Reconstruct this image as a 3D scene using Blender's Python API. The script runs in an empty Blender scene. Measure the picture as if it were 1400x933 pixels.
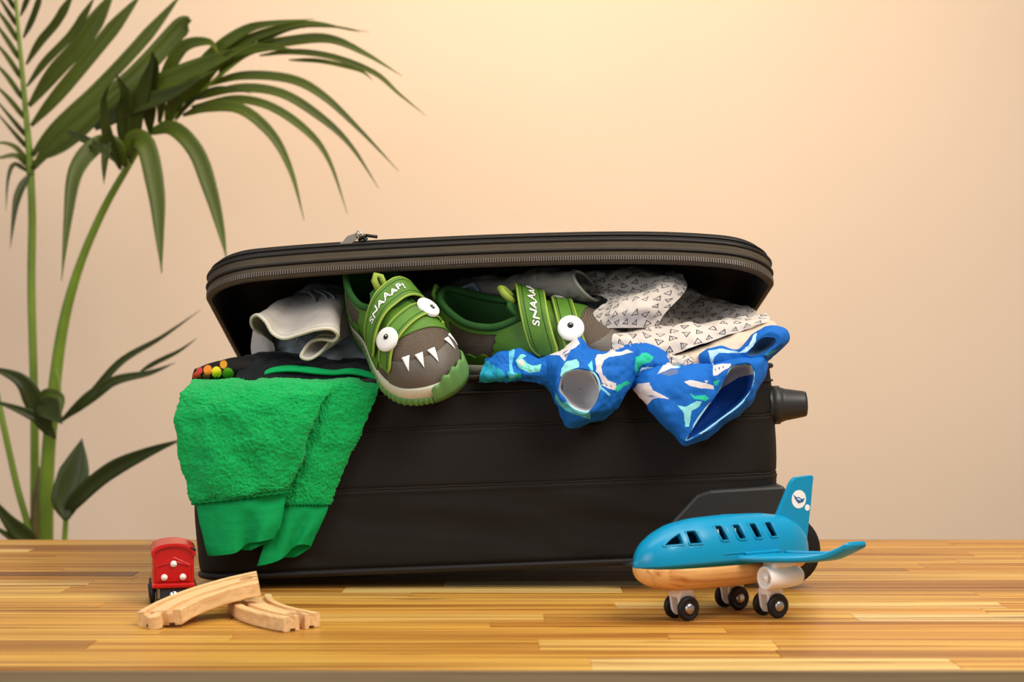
import bpy, bmesh, math, random
import numpy as np
from mathutils import Vector, Matrix
from mathutils.bvhtree import BVHTree

scene = bpy.context.scene
random.seed(7)
RNG = np.random.RandomState(7)

# ------------------------------------------------------------ camera
F = 2333.0            # focal length in pixels of the 1400 px wide frame
CAMD, CAMH, HOR = 1.6, 0.223, 480.0
cam_data = bpy.data.cameras.new('camera')
cam_data.sensor_width = 36.0
cam_data.lens = 36.0 * F / 1400.0
cam_data.shift_y = (HOR - 466.5) / 1400.0
cam_data.dof.use_dof = True
cam_data.dof.focus_distance = 1.585
cam_data.dof.aperture_fstop = 7.0
cam_data.clip_start = 0.02
cam = bpy.data.objects.new('camera', cam_data)
cam.location = (0, -CAMD, CAMH)
cam.rotation_euler = (math.radians(90), 0, 0)
scene.collection.objects.link(cam)
scene.camera = cam

# ------------------------------------------------------------ world, lights, exposure
world = bpy.data.worlds.new('world')
scene.world = world
world.use_nodes = True
world.node_tree.nodes['Background'].inputs[0].default_value = (0.95, 0.97, 1.0, 1)
world.node_tree.nodes['Background'].inputs[1].default_value = 0.36

def area_light(name, loc, target, size, size_y, power, color):
    ld = bpy.data.lights.new(name, 'AREA')
    ld.shape = 'RECTANGLE'; ld.size = size; ld.size_y = size_y
    ld.energy = power; ld.color = color
    o = bpy.data.objects.new(name, ld)
    o.location = loc
    d = Vector(target) - Vector(loc)
    o.rotation_euler = d.to_track_quat('-Z', 'Y').to_euler()
    scene.collection.objects.link(o)
    return o
area_light('key_softbox', (0.75, -0.75, 1.25), (0.0, 0.0, 0.1), 0.9, 0.7, 24, (1.0, 0.93, 0.82))
area_light('fill_softbox', (-1.3, -1.5, 0.9), (0.0, 0.0, 0.15), 0.9, 0.9, 14, (0.93, 0.97, 1.0))
area_light('table_top_light', (0.0, -0.05, 1.5), (0.0, -0.02, 0.0), 1.6, 0.5, 11, (1.0, 0.92, 0.80))
area_light('wall_warm_light', (0.08, 0.62, 1.30), (0.06, 1.45, 0.60), 0.9, 0.3, 8.5, (1.0, 0.75, 0.48))
scene.view_settings.view_transform = 'Standard'
scene.view_settings.look = 'None'
scene.view_settings.gamma = 1.0
scene.view_settings.use_curve_mapping = False
scene.view_settings.exposure = 0.0
scene.cycles.use_denoising = True
scene.cycles.max_bounces = 8

# ------------------------------------------------------------ helpers
def lin(h):
    h = h.lstrip('#')
    out = []
    for i in (0, 2, 4):
        c = int(h[i:i+2], 16) / 255.0
        out.append(c / 12.92 if c <= 0.04045 else ((c + 0.055) / 1.055) ** 2.4)
    return tuple(out)

def P(px, py, y=0.0):
    """pixel of the photograph at world depth y -> world point"""
    d = y + CAMD
    return np.array(((px - 700.0) / F * d, y, CAMH - (py - HOR) / F * d))

def PP(pts):
    return np.array([P(*p) for p in pts])

MATS = {}
def mat(name, color='#808080', rough=0.6, metal=0.0, bump=0.0, scale=200.0, var=0.0, vscale=30.0,
        sheen=0.0, coat=0.0, attr=False, kind='noise', spec=0.5, stretch=(1, 1, 1), sss=0.0, trans=0.0):
    if name in MATS: return MATS[name]
    m = bpy.data.materials.new(name); m.use_nodes = True
    nt = m.node_tree; b = nt.nodes['Principled BSDF']
    N = nt.nodes.new; L = nt.links.new
    b.inputs['Roughness'].default_value = rough
    b.inputs['Metallic'].default_value = metal
    b.inputs['Specular IOR Level'].default_value = spec
    if sheen: b.inputs['Sheen Weight'].default_value = sheen; b.inputs['Sheen Roughness'].default_value = 0.5
    if coat: b.inputs['Coat Weight'].default_value = coat; b.inputs['Coat Roughness'].default_value = 0.12
    if trans: b.inputs['Transmission Weight'].default_value = trans
    tc = N('ShaderNodeTexCoord'); mp = N('ShaderNodeMapping'); mp.inputs['Scale'].default_value = stretch
    L(tc.outputs['Object'], mp.inputs[0])
    if attr:
        a = N('ShaderNodeAttribute'); a.attribute_name = 'Col'; src = a.outputs['Color']
    else:
        r = N('ShaderNodeRGB'); r.outputs[0].default_value = (*lin(color), 1); src = r.outputs[0]
    nz = N('ShaderNodeTexNoise'); nz.inputs['Scale'].default_value = vscale; nz.inputs['Detail'].default_value = 3
    L(mp.outputs[0], nz.inputs['Vector'])
    mx = N('ShaderNodeMix'); mx.data_type = 'RGBA'; mx.blend_type = 'MULTIPLY'; mx.inputs[0].default_value = 1
    mr = N('ShaderNodeMapRange'); mr.inputs['To Min'].default_value = 1 - var; mr.inputs['To Max'].default_value = 1 + var * 0.5
    mr.inputs['From Min'].default_value = 0.3; mr.inputs['From Max'].default_value = 0.7
    L(nz.outputs[0], mr.inputs[0]); L(src, mx.inputs['A']); L(mr.outputs[0], mx.inputs['B'])
    L(mx.outputs['Result'], b.inputs['Base Color'])
    if bump:
        bp = N('ShaderNodeBump'); bp.inputs['Strength'].default_value = bump; bp.inputs['Distance'].default_value = 0.001
        if kind == 'weave':
            w1 = N('ShaderNodeTexWave'); w2 = N('ShaderNodeTexWave'); w2.bands_direction = 'Z'
            for w in (w1, w2): w.inputs['Scale'].default_value = scale; L(mp.outputs[0], w.inputs['Vector'])
            ad = N('ShaderNodeMath'); ad.operation = 'MAXIMUM'
            L(w1.outputs['Fac'], ad.inputs[0]); L(w2.outputs['Fac'], ad.inputs[1]); L(ad.outputs[0], bp.inputs['Height'])
        else:
            n2 = N('ShaderNodeTexNoise'); n2.inputs['Scale'].default_value = scale; n2.inputs['Detail'].default_value = 2
            L(mp.outputs[0], n2.inputs['Vector']); L(n2.outputs[0], bp.inputs['Height'])
        L(bp.outputs[0], b.inputs['Normal'])
    MATS[name] = m
    return m

def wood_mat(name, color, dark, use_obj_color=False, scale=1.0, rough=0.4, contrast=1.0, axis='X', coat=0.0):
    if name in MATS: return MATS[name]
    m = bpy.data.materials.new(name); m.use_nodes = True
    nt = m.node_tree; b = nt.nodes['Principled BSDF']; N = nt.nodes.new; L = nt.links.new
    tc = N('ShaderNodeTexCoord'); mp = N('ShaderNodeMapping')
    s = {'X': (1.6, 110, 60), 'Y': (60, 2.0, 60)}[axis]
    mp.inputs['Scale'].default_value = tuple(v * scale for v in s)
    oi = N('ShaderNodeObjectInfo')
    add = N('ShaderNodeVectorMath'); add.operation = 'ADD'
    mul = N('ShaderNodeMath'); mul.operation = 'MULTIPLY'; mul.inputs[1].default_value = 37.0
    L(oi.outputs['Random'], mul.inputs[0]); L(tc.outputs['Object'], mp.inputs[0])
    L(mp.outputs[0], add.inputs[0]); L(mul.outputs[0], add.inputs[1])
    nz = N('ShaderNodeTexNoise'); nz.inputs['Scale'].default_value = 1.6; nz.inputs['Detail'].default_value = 5
    nz.inputs['Distortion'].default_value = 0.4
    L(add.outputs[0], nz.inputs['Vector'])
    cr = N('ShaderNodeValToRGB')
    cr.color_ramp.elements[0].position = 0.30; cr.color_ramp.elements[0].color = (*lin(dark), 1)
    cr.color_ramp.elements[1].position = 0.58; cr.color_ramp.elements[1].color = (1, 1, 1, 1)
    L(nz.outputs[0], cr.inputs[0])
    mx = N('ShaderNodeMix'); mx.data_type = 'RGBA'; mx.blend_type = 'MULTIPLY'; mx.inputs[0].default_value = contrast
    if use_obj_color: L(oi.outputs['Color'], mx.inputs['A'])
    else: mx.inputs['A'].default_value = (*lin(color), 1)
    L(cr.outputs[0], mx.inputs['B'])
    # sparse dark mineral streaks
    mp2 = N('ShaderNodeMapping'); mp2.inputs['Scale'].default_value = (5.0 * scale, 70 * scale, 20); L(tc.outputs['Object'], mp2.inputs[0])
    add2 = N('ShaderNodeVectorMath'); add2.operation = 'ADD'; L(mp2.outputs[0], add2.inputs[0]); L(mul.outputs[0], add2.inputs[1])
    n3 = N('ShaderNodeTexNoise'); n3.inputs['Scale'].default_value = 1.0; n3.inputs['Detail'].default_value = 3; L(add2.outputs[0], n3.inputs['Vector'])
    c3 = N('ShaderNodeValToRGB'); c3.color_ramp.elements[0].position = 0.645; c3.color_ramp.elements[0].color = (1, 1, 1, 1)
    c3.color_ramp.elements[1].position = 0.74; c3.color_ramp.elements[1].color = (0.22, 0.14, 0.08, 1) if use_obj_color else (0.7, 0.6, 0.5, 1)
    L(n3.outputs[0], c3.inputs[0])
    mx3 = N('ShaderNodeMix'); mx3.data_type = 'RGBA'; mx3.blend_type = 'MULTIPLY'; mx3.inputs[0].default_value = 1
    L(mx.outputs['Result'], mx3.inputs['A']); L(c3.outputs[0], mx3.inputs['B']); L(mx3.outputs['Result'], b.inputs['Base Color'])
    b.inputs['Roughness'].default_value = rough
    b.inputs['Specular IOR Level'].default_value = 0.26
    bp = N('ShaderNodeBump'); bp.inputs['Strength'].default_value = 0.15; bp.inputs['Distance'].default_value = 0.0005
    L(nz.outputs[0], bp.inputs['Height']); L(bp.outputs[0], b.inputs['Normal'])
    MATS[name] = m
    return m

def link(o, parent=None):
    scene.collection.objects.link(o)
    if parent: o.parent = parent
    return o

def tag(o, label=None, cat=None, group=None, kind=None):
    if label: o['label'] = label
    if cat: o['category'] = cat
    if group: o['group'] = group
    if kind: o['kind'] = kind
    return o

ORG = {}
def empty(name, loc=(0, 0, 0), rot=(0, 0, 0), mtx=None):
    o = bpy.data.objects.new(name, None)
    o.empty_display_size = 0.02
    if mtx is not None: o.matrix_world = mtx
    else: o.location = loc; o.rotation_euler = rot
    scene.collection.objects.link(o)
    return o

def mesh_obj(name, V, faces, m, parent=None, smooth=True, col=None, world=False, uv=None, solid=0.0, bevel=0.0,
             origin=None, subsurf=0, off=0.0):
    """V in the parent's local frame; world=True means world coordinates (parent must be unrotated)"""
    V = np.asarray(V, dtype=np.float64).reshape(-1, 3)
    o_loc = np.zeros(3)
    if world and parent is not None:
        V = V - np.array(parent.location)
    if parent is None:
        c = np.array(origin) if origin is not None else np.array(((V[:, 0].min() + V[:, 0].max()) / 2, (V[:, 1].min() + V[:, 1].max()) / 2, V[:, 2].min()))
        V = V - c; o_loc = c
    me = bpy.data.meshes.new(name)
    if isinstance(faces, np.ndarray):
        n = len(faces); k = faces.shape[1]
        me.vertices.add(len(V)); me.vertices.foreach_set('co', V.ravel())
        me.loops.add(n * k); me.loops.foreach_set('vertex_index', faces.ravel().astype(np.int32))
        me.polygons.add(n); me.polygons.foreach_set('loop_start', np.arange(0, n * k, k, dtype=np.int32))
        me.update(calc_edges=True)
    else:
        me.from_pydata([tuple(v) for v in V], [], [tuple(int(i) for i in f) for f in faces])
        me.update()
    me.polygons.foreach_set('use_smooth', np.full(len(me.polygons), smooth))
    if col is not None:
        ca = me.color_attributes.new('Col', 'FLOAT_COLOR', 'POINT')
        c4 = np.ones((len(V), 4), dtype=np.float32); c4[:, :3] = np.asarray(col).reshape(-1, 3)
        ca.data.foreach_set('color', c4.ravel())
    me.materials.append(m)
    me.validate()
    o = bpy.data.objects.new(name, me)
    o.location = o_loc
    link(o, parent)
    if bevel:
        md = o.modifiers.new('bevel', 'BEVEL'); md.width = bevel; md.segments = 2; md.limit_method = 'ANGLE'
        md.angle_limit = math.radians(40)
    if subsurf:
        md = o.modifiers.new('sub', 'SUBSURF'); md.levels = subsurf; md.render_levels = subsurf
    if solid:
        md = o.modifiers.new('solid', 'SOLIDIFY'); md.thickness = solid; md.offset = off
    return o

def grid_faces(n, m, cu=False, cv=False):
    I, J = np.meshgrid(np.arange(n if cu else n - 1), np.arange(m if cv else m - 1), indexing='ij')
    I = I.ravel(); J = J.ravel(); I2 = (I + 1) % n; J2 = (J + 1) % m
    return np.stack([I * m + J, I2 * m + J, I2 * m + J2, I * m + J2], axis=1)

def cr1(A, n, closed=False):
    """Catmull-Rom along axis 0 of A (k, ...) -> (n, ...)"""
    A = np.asarray(A, float); k = len(A)
    if closed:
        t = np.arange(n) / n * k
        i = np.floor(t).astype(int); f = t - i
        g = lambda j: A[(i + j) % k]
    else:
        t = np.linspace(0, k - 1, n)
        i = np.minimum(np.floor(t).astype(int), k - 2); f = t - i
        E = np.concatenate([[2 * A[0] - A[1]], A, [2 * A[-1] - A[-2]]])
        g = lambda j: E[i + j + 1]
    p0, p1, p2, p3 = g(-1), g(0), g(1), g(2)
    f = f.reshape((-1,) + (1,) * (A.ndim - 1))
    return 0.5 * (2 * p1 + (p2 - p0) * f + (2 * p0 - 5 * p1 + 4 * p2 - p3) * f ** 2 + (3 * p1 - p0 - 3 * p2 + p3) * f ** 3)

def cr2(A, n, m, cu=False, cv=False):
    B = cr1(A, n, cu)
    return np.swapaxes(cr1(np.swapaxes(B, 0, 1), m, cv), 0, 1)

def gnormals(V, cu=False, cv=False):
    def d(A, ax, c):
        if c: return np.roll(A, -1, ax) - np.roll(A, 1, ax)
        return np.gradient(A, axis=ax)
    N = np.cross(d(V, 0, cu), d(V, 1, cv))
    return N / np.maximum(np.linalg.norm(N, axis=-1, keepdims=True), 1e-9)

_perm = RNG.rand(64, 64, 64)
def vnoise(p):
    """trilinear value noise, p (...,3) -> (...) in -1..1"""
    p = np.asarray(p, float); i = np.floor(p).astype(int); f = p - i; f = f * f * (3 - 2 * f)
    r = 0
    for a in (0, 1):
        for b in (0, 1):
            for c in (0, 1):
                w = (f[..., 0] if a else 1 - f[..., 0]) * (f[..., 1] if b else 1 - f[..., 1]) * (f[..., 2] if c else 1 - f[..., 2])
                r = r + w * _perm[(i[..., 0] + a) % 64, (i[..., 1] + b) % 64, (i[..., 2] + c) % 64]
    return r * 2 - 1

def fbm(p, o=3):
    r = 0; a = 1.0
    for k in range(o):
        r = r + a * vnoise(p * 2 ** k + 17.3 * k); a *= 0.5
    return r

def box(x0, x1, y0, y1, z0, z1):
    V = [(x, y, z) for x in (x0, x1) for y in (y0, y1) for z in (z0, z1)]
    Fc = [(0, 1, 3, 2), (4, 6, 7, 5), (0, 4, 5, 1), (2, 3, 7, 6), (0, 2, 6, 4), (1, 5, 7, 3)]
    return np.array(V, float), Fc

def merge(parts):
    V = []; Fc = []; n = 0
    for v, f in parts:
        v = np.asarray(v).reshape(-1, 3)
        V.append(v); Fc += [tuple(int(i) + n for i in q) for q in f]; n += len(v)
    return np.concatenate(V), Fc

def tube(path, r, seg=10, closed=False, caps=True):
    path = np.asarray(path, float); n = len(path)
    r = np.broadcast_to(np.asarray(r, float), (n,))
    T = (np.roll(path, -1, 0) - np.roll(path, 1, 0)) if closed else np.gradient(path, axis=0)
    T /= np.maximum(np.linalg.norm(T, axis=1, keepdims=True), 1e-9)
    up = np.array((0, 0, 1.0)) if abs(T[0][2]) < 0.9 else np.array((0, 1.0, 0))
    V = np.zeros((n, seg, 3)); u = up
    for i in range(n):
        u = u - T[i] * u.dot(T[i]); u /= max(np.linalg.norm(u), 1e-9)
        w = np.cross(T[i], u)
        for j in range(seg):
            a = 2 * math.pi * j / seg
            V[i, j] = path[i] + r[i] * (math.cos(a) * u + math.sin(a) * w)
    Fc = [tuple(q) for q in grid_faces(n, seg, closed, True)]
    if caps and not closed:
        Fc.append(tuple(range(seg))); Fc.append(tuple((n - 1) * seg + j for j in reversed(range(seg))))
    return V.reshape(-1, 3), Fc

def lathe(prof, axis_o, axis_d, seg=24):
    """prof list of (r, h) along axis"""
    d = np.array(axis_d, float); d /= np.linalg.norm(d)
    u = np.cross(d, (0, 0, 1.0)) if abs(d[2]) < 0.9 else np.cross(d, (1.0, 0, 0))
    u /= np.linalg.norm(u); w = np.cross(d, u); o = np.array(axis_o, float)
    V = []
    for r, h in prof:
        for j in range(seg):
            a = 2 * math.pi * j / seg
            V.append(o + d * h + max(r, 1e-5) * (math.cos(a) * u + math.sin(a) * w))
    Fc = [tuple(q) for q in grid_faces(len(prof), seg, False, True)]
    Fc.append(tuple(reversed(range(seg)))); Fc.append(tuple((len(prof) - 1) * seg + j for j in range(seg)))
    return np.array(V), Fc

def rrect(x0, x1, y0, y1, r, k=10, n=None):
    """rounded rectangle loop, counter-clockwise from front-left"""
    pts = []
    for cx, cy, a0 in ((x1 - r, y0 + r, -90), (x1 - r, y1 - r, 0), (x0 + r, y1 - r, 90), (x0 + r, y0 + r, 180)):
        for i in range(k + 1):
            a = math.radians(a0 + 90 * i / k)
            pts.append((cx + r * math.cos(a), cy + r * math.sin(a)))
    pts = np.array(pts)
    if n:
        Q = np.concatenate([pts, pts[:1]]); s = np.concatenate([[0], np.cumsum(np.linalg.norm(np.diff(Q, axis=0), axis=1))])
        t = np.linspace(0, s[-1], n, endpoint=False)
        pts = np.stack([np.interp(t, s, Q[:, 0]), np.interp(t, s, Q[:, 1])], 1)
    return pts

def inpoly(x, y, poly):
    c = np.zeros(np.shape(x), bool); j = len(poly) - 1
    for i in range(len(poly)):
        xi, yi = poly[i]; xj, yj = poly[j]
        if yi != yj:
            c ^= ((yi > y) != (yj > y)) & (x < (xj - xi) * (y - yi) / (yj - yi) + xi)
        j = i
    return c

def boolean(o, cut, op='DIFFERENCE'):
    md = o.modifiers.new('bool', 'BOOLEAN'); md.object = cut; md.operation = op; md.solver = 'EXACT'
    bpy.context.view_layer.update()
    dg = bpy.context.evaluated_depsgraph_get()
    me = bpy.data.meshes.new_from_object(o.evaluated_get(dg))
    o.modifiers.clear(); o.data = me
    bpy.data.objects.remove(cut)

# ------------------------------------------------------------ the setting
def wall_material():
    m = mat('painted_wall', '#ead2ba', rough=0.85, bump=0.06, scale=260, var=0.02, vscale=3)
    return m
Y_WALL = 1.45
v, f = box(-2.6, 2.6, Y_WALL, Y_WALL + 0.1, -0.75, 2.1)
tag(mesh_obj('wall_back', v, f, wall_material(), smooth=False), kind='structure')
v, f = box(-2.6, 2.6, -3.0, Y_WALL, -0.80, -0.75)
tag(mesh_obj('floor', v, f, mat('floor_paint', '#a8988a', rough=0.6, var=0.1, vscale=2), smooth=False), kind='structure')

# ------------------------------------------------------------ table: butcher block of separate staves
table = empty('wooden_table', (0, 0, -0.75))
tag(table, 'golden butcher-block wooden table carrying the suitcase and toys', 'table')
YF, YB = -0.404, 0.415
stave_m = wood_mat('stave_wood', '#d9a860', '#9a6430', use_obj_color=True, scale=0.8, rough=0.38, contrast=1.0)
cols = ['#cf9a42', '#d6a54e', '#c08634', '#e4c074', '#c68f3c', '#dbae5a', '#a46f30', '#d19e48', '#e6cc8a', '#ae7a38', '#865628', '#cb9440']
wts = np.array([3, 3, 2.5, 2, 3, 3, 1.4, 3, 1.2, 2, 0.6, 3]); wts /= wts.sum()
def stave_mesh(Lx, wy, tz=0.04):
    c = 0.0006
    V = []
    for (x, y) in ((0, 0), (Lx, 0), (Lx, wy), (0, wy)):
        V.append((x, y, 0))
    for (x, y) in ((0, 0), (Lx, 0), (Lx, wy), (0, wy)):
        V.append((x, y, tz - c))
    for (x, y) in ((c, c), (Lx - c, c), (Lx - c, wy - c), (c, wy - c)):
        V.append((x, y, tz))
    Fc = [(3, 2, 1, 0), (8, 9, 10, 11)]
    for a in (0, 4):
        for i in range(4): Fc.append((a + i, a + (i + 1) % 4, a + 4 + (i + 1) % 4, a + 4 + i))
    return V, Fc
smesh = {}
rows = []; y = YF
while y < YB - 0.015:
    w = random.choice((0.030, 0.036, 0.042, 0.042))
    if y + w > YB - 0.012: w = YB - y
    rows.append((y, w)); y += w
for ri, (y, w) in enumerate(rows):
    x = -1.05 - random.random() * 0.3
    while x < 1.05:
        Ls = random.choice((0.18, 0.26, 0.34, 0.45, 0.6))
        key = (round(w, 4), Ls)
        if key not in smesh:
            V, Fc = stave_mesh(Ls, w)
            me = bpy.data.meshes.new('stave'); me.from_pydata(V, [], Fc); me.materials.append(stave_m); smesh[key] = me
        o = bpy.data.objects.new('stave', smesh[key])
        o.location = (x, y, 0.71 + random.uniform(-0.00012, 0.0))
        o.color = (*lin(cols[RNG.choice(len(cols), p=wts)]), 1)
        link(o, table)
        x += Ls
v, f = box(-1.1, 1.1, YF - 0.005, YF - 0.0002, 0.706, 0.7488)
mesh_obj('front_edge_strip', v, f, wood_mat('edge_wood', '#98805f', '#6a543c', rough=0.7, contrast=0.6), table, smooth=False)  # added board, darker than the staves, covering their front faces
# apron and legs below the top
v, f = merge([box(-1.0, 1.0, -0.33, -0.30, 0.62, 0.71), box(-1.0, 1.0, 0.30, 0.33, 0.62, 0.71)])
mesh_obj('apron', v, f, stave_m, table, smooth=False)
for sx in (-1, 1):
    for yy in (-0.34, 0.27):
        v, f = box(sx * 1.0 - 0.035, sx * 1.0 + 0.035, yy, yy + 0.07, 0, 0.71)
        o = mesh_obj('leg', v, f, stave_m, table, smooth=False); o.color = (*lin('#c08a48'), 1)
for o in table.children:
    if o.name.startswith('apron'): o.color = (*lin('#c08a48'), 1)

# ------------------------------------------------------------ suitcase
TILT = math.radians(2.2)
SX, SZ = -0.2965, 0.004
suitcase = empty('suitcase', (SX, 0, SZ), (0, -TILT, 0))
tag(suitcase, 'black soft-sided suitcase lying open and overflowing with clothes on the table', 'suitcase')
def S2W(p):
    p = np.asarray(p, float); c, s = math.cos(TILT), math.sin(TILT)
    return np.stack([SX + p[..., 0] * c - p[..., 2] * s, p[..., 1], SZ + p[..., 0] * s + p[..., 2] * c], -1)
BW, BD, BH = 0.550, 0.365, 0.186
nylon = mat('black_nylon', '#17120f', rough=0.6, bump=0.35, scale=900, var=0.18, vscale=14, kind='weave', spec=0.22)
lining_m = mat('black_lining', '#17130f', rough=0.8, bump=0.2, scale=500, var=0.2, vscale=60)
trim_m = mat('brown_black_trim', '#4b4134', rough=0.75, spec=0.2, bump=0.4, scale=700, var=0.12, vscale=40)
piping_m = mat('piping_rubber', '#1a1512', rough=0.5, spec=0.3)
plastic_m = mat('charcoal_plastic', '#2b2a2a', rough=0.42, spec=0.35, bump=0.06, scale=600)
dplastic_m = mat('black_plastic', '#12100f', rough=0.35, spec=0.35)
def body_front(x, z):
    """small fabric sag and wrinkles of the side panels"""
    u = np.stack([x * 5, z * 26 + x * 3.0, x * 0 + 3.1], -1)
    w = fbm(u, 3) * 0.0022 * np.clip(1.15 - z / 0.12, 0.12, 1)
    seam = 0
    for s in (0.083, 0.138):
        seam = seam - 0.0012 * np.exp(-((z - s) / 0.0016) ** 2) + 0.0007 * np.exp(-((z - s + 0.003) / 0.002) ** 2)
    bulge = 0.004 * np.sin(np.clip(z / BH, 0, 1) * math.pi)
    return w + seam + bulge
N = 700
loops = []
zs = np.concatenate([np.linspace(0.004, 0.012, 4), np.linspace(0.014, 0.18, 120), [0.1835, 0.186]])
base = rrect(0, BW, 0, BD, 0.035, 12, N)
nb = np.roll(base, -1, 0) - np.roll(base, 1, 0); nb = np.stack([nb[:, 1], -nb[:, 0]], 1); nb /= np.linalg.norm(nb, axis=1, keepdims=True)
V = []
for z in zs:
    d = body_front(base[:, 0] * 1.0 + base[:, 1] * 1.7, np.full(N, z))
    ins = 0.004 * max(0, (0.012 - z) / 0.008)
    q = base + nb * (d - ins)[:, None]
    V.append(np.column_stack([q, np.full(N, z)]))
bot = rrect(0.02, BW - 0.02, 0.02, BD - 0.02, 0.02, 12, N)
V = np.array([np.column_stack([bot, np.full(N, 0.002)])] + V)
fc = [tuple(q) for q in grid_faces(len(V), N, False, True)]
fc = [(a, d, c, b) for (a, b, c, d) in fc]
fc.append(tuple(range(N)))
mesh_obj('shell', V, fc, nylon, suitcase)
# inner lining
V = []
for z, ins in ((0.186, 0.000), (0.1865, 0.004), (0.18, 0.006), (0.10, 0.007), (0.012, 0.009), (0.010, 0.03)):
    V.append(np.column_stack([rrect(ins, BW - ins, ins, BD - ins, 0.033, 12, 160), np.full(160, z)]))
V = np.array(V); fc = [tuple(q) for q in grid_faces(len(V), 160, False, True)]; fc.append(tuple(reversed(range(5 * 160, 6 * 160))))
mesh_obj('lining', V, fc, lining_m, suitcase)
for z, r, off, nm in ((0.184, 0.0026, 0.0015, 'rim_piping'), (0.170, 0.0011, 0.0022, 'seam'), (0.006, 0.0034, 0.0005, 'base_piping')):
    q = rrect(-off, BW + off, -off, BD + off, 0.036, 14, 360)
    v, f = tube(np.column_stack([q, np.full(len(q), z)]), r, 8, True)
    mesh_obj(nm, v, f, piping_m, suitcase)
for z in (0.083, 0.138):
    q = rrect(-0.0012, BW + 0.0012, -0.0012, BD + 0.0012, 0.036, 14, 500)
    zz = z + 0.0003 * np.sin(np.arange(500) * 0.7)
    d = body_front(q[:, 0] + q[:, 1] * 1.7, zz)
    nn = np.roll(q, -1, 0) - np.roll(q, 1, 0); nn = np.stack([nn[:, 1], -nn[:, 0]], 1); nn /= np.linalg.norm(nn, axis=1, keepdims=True)
    v, f = tube(np.column_stack([q + nn * (d - 0.0008)[:, None], zz]), 0.0008, 6, True)
    mesh_obj('seam', v, f, mat('seam_thread', '#2a231d', rough=0.8, spec=0.15), suitcase)

# lid: shallow tray hinged at the back
LL, LH = 0.362, 0.033
ANG = math.radians(16.0)
def lid_pt(x, v, h):
    """x along width, v from hinge (0) to front (LL), h out of the tray"""
    x = np.asarray(x, float); v = np.asarray(v, float); h = np.asarray(h, float)
    u = (x - BW / 2) / (BW / 2)
    sag = np.where(u < 0, 0.004 * np.abs(u) ** 1.5 + 0.006 * np.abs(u) ** 5, 0.004 * np.abs(u) ** 1.5 + 0.015 * np.abs(u) ** 4) * (v / LL)
    x = BW / 2 + (x - BW / 2) * (1 + 0.0 * v) + 0.012 * v / LL
    y = BD - v * math.cos(ANG) + h * math.sin(ANG)
    z = BH + 0.004 + v * math.sin(ANG) + h * math.cos(ANG) - sag
    return np.stack([x, y, z], -1)
def lid_loop(ins, h, n=480, r=0.052, hw=None, extra=0.0):
    q = rrect(ins, BW - ins, ins, LL - ins, max(r - ins, 0.01), 16, n)
    # q y=0 is hinge here -> flip so that v grows to the front
    hh = np.full(n, h) if np.isscalar(h) else h
    return lid_pt(q[:, 0], LL - q[:, 1], hh)
def lid_part(name, prof, m, n=480, close_last=False, flip=False):
    V = np.array([lid_loop(i, h, n) for i, h in prof])
    fc = [tuple(q) for q in grid_faces(len(V), n, False, True)]
    if close_last: fc.append(tuple((len(V) - 1) * n + j for j in range(n)))
    return mesh_obj(name, V, fc, m, lid)
lid = empty('lid'); lid.parent = suitcase
lid_part('zipper_tape', [(0.004, -0.001), (0.0, 0.0), (-0.0006, 0.004), (-0.0006, 0.010), (0.0005, 0.0115)], trim_m)
lid_part('edge_binding', [(0.0005, 0.0115), (-0.0016, 0.0125), (-0.0018, 0.0135), (0.0004, 0.0145), (-0.0004, 0.017), (-0.0004, 0.0205), (0.0010, 0.0215)], trim_m)
lid_part('outer_shell', [(0.0010, 0.0215), (-0.001, 0.0222), (-0.001, 0.0245), (0.003, 0.027), (0.008, 0.0335), (0.018, 0.037), (0.035, 0.0395), (0.10, 0.042)], nylon, close_last=True)
lid_part('inner_lining', [(0.004, -0.001), (0.007, 0.001), (0.008, 0.006), (0.010, 0.016), (0.016, 0.026), (0.03, 0.029), (0.10, 0.030)], lining_m, close_last=True)
for ins, h, r in ((-0.0008, 0.0125, 0.0017), (0.0, 0.0223, 0.0019), (0.0035, 0.0285, 0.0014)):
    v, f = tube(lid_loop(ins, h, 360), r, 8, True)
    mesh_obj('piping', v, f, piping_m, lid)
hv = [(0.02, BD - 0.001, BH - 0.004), (BW - 0.02, BD - 0.001, BH - 0.004), (BW - 0.02, BD + 0.002, BH + 0.014), (0.02, BD + 0.002, BH + 0.014)]
mesh_obj('hinge_strip', hv, [(0, 1, 2, 3)], nylon, suitcase, smooth=False, solid=0.003)
# zipper teeth: too many to pick apart, joined into one part
q = lid_loop(-0.0011, 0.0018, 760); parts = []
q2 = lid_loop(-0.0011, 0.0062, 760)
T = np.roll(q, -1, 0) - np.roll(q, 1, 0); T /= np.linalg.norm(T, axis=1, keepdims=True)
for i in range(760):
    a, b = q[i], q2[i]; t = T[i] * 0.00055; nrm = np.cross(b - a, t); nrm = nrm / np.linalg.norm(nrm) * 0.0007
    V8 = [a - t - nrm, a + t - nrm, b + t - nrm, b - t - nrm, a - t + nrm, a + t + nrm, b + t + nrm, b - t + nrm]
    parts.append((V8, [(3, 2, 1, 0), (4, 5, 6, 7), (0, 1, 5, 4), (1, 2, 6, 5), (2, 3, 7, 6), (3, 0, 4, 7)]))
v, f = merge(parts)
tag(mesh_obj('zipper_teeth', v, f, mat('tooth_plastic', '#5c5148', rough=0.45), lid, smooth=False), kind='stuff')
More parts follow.
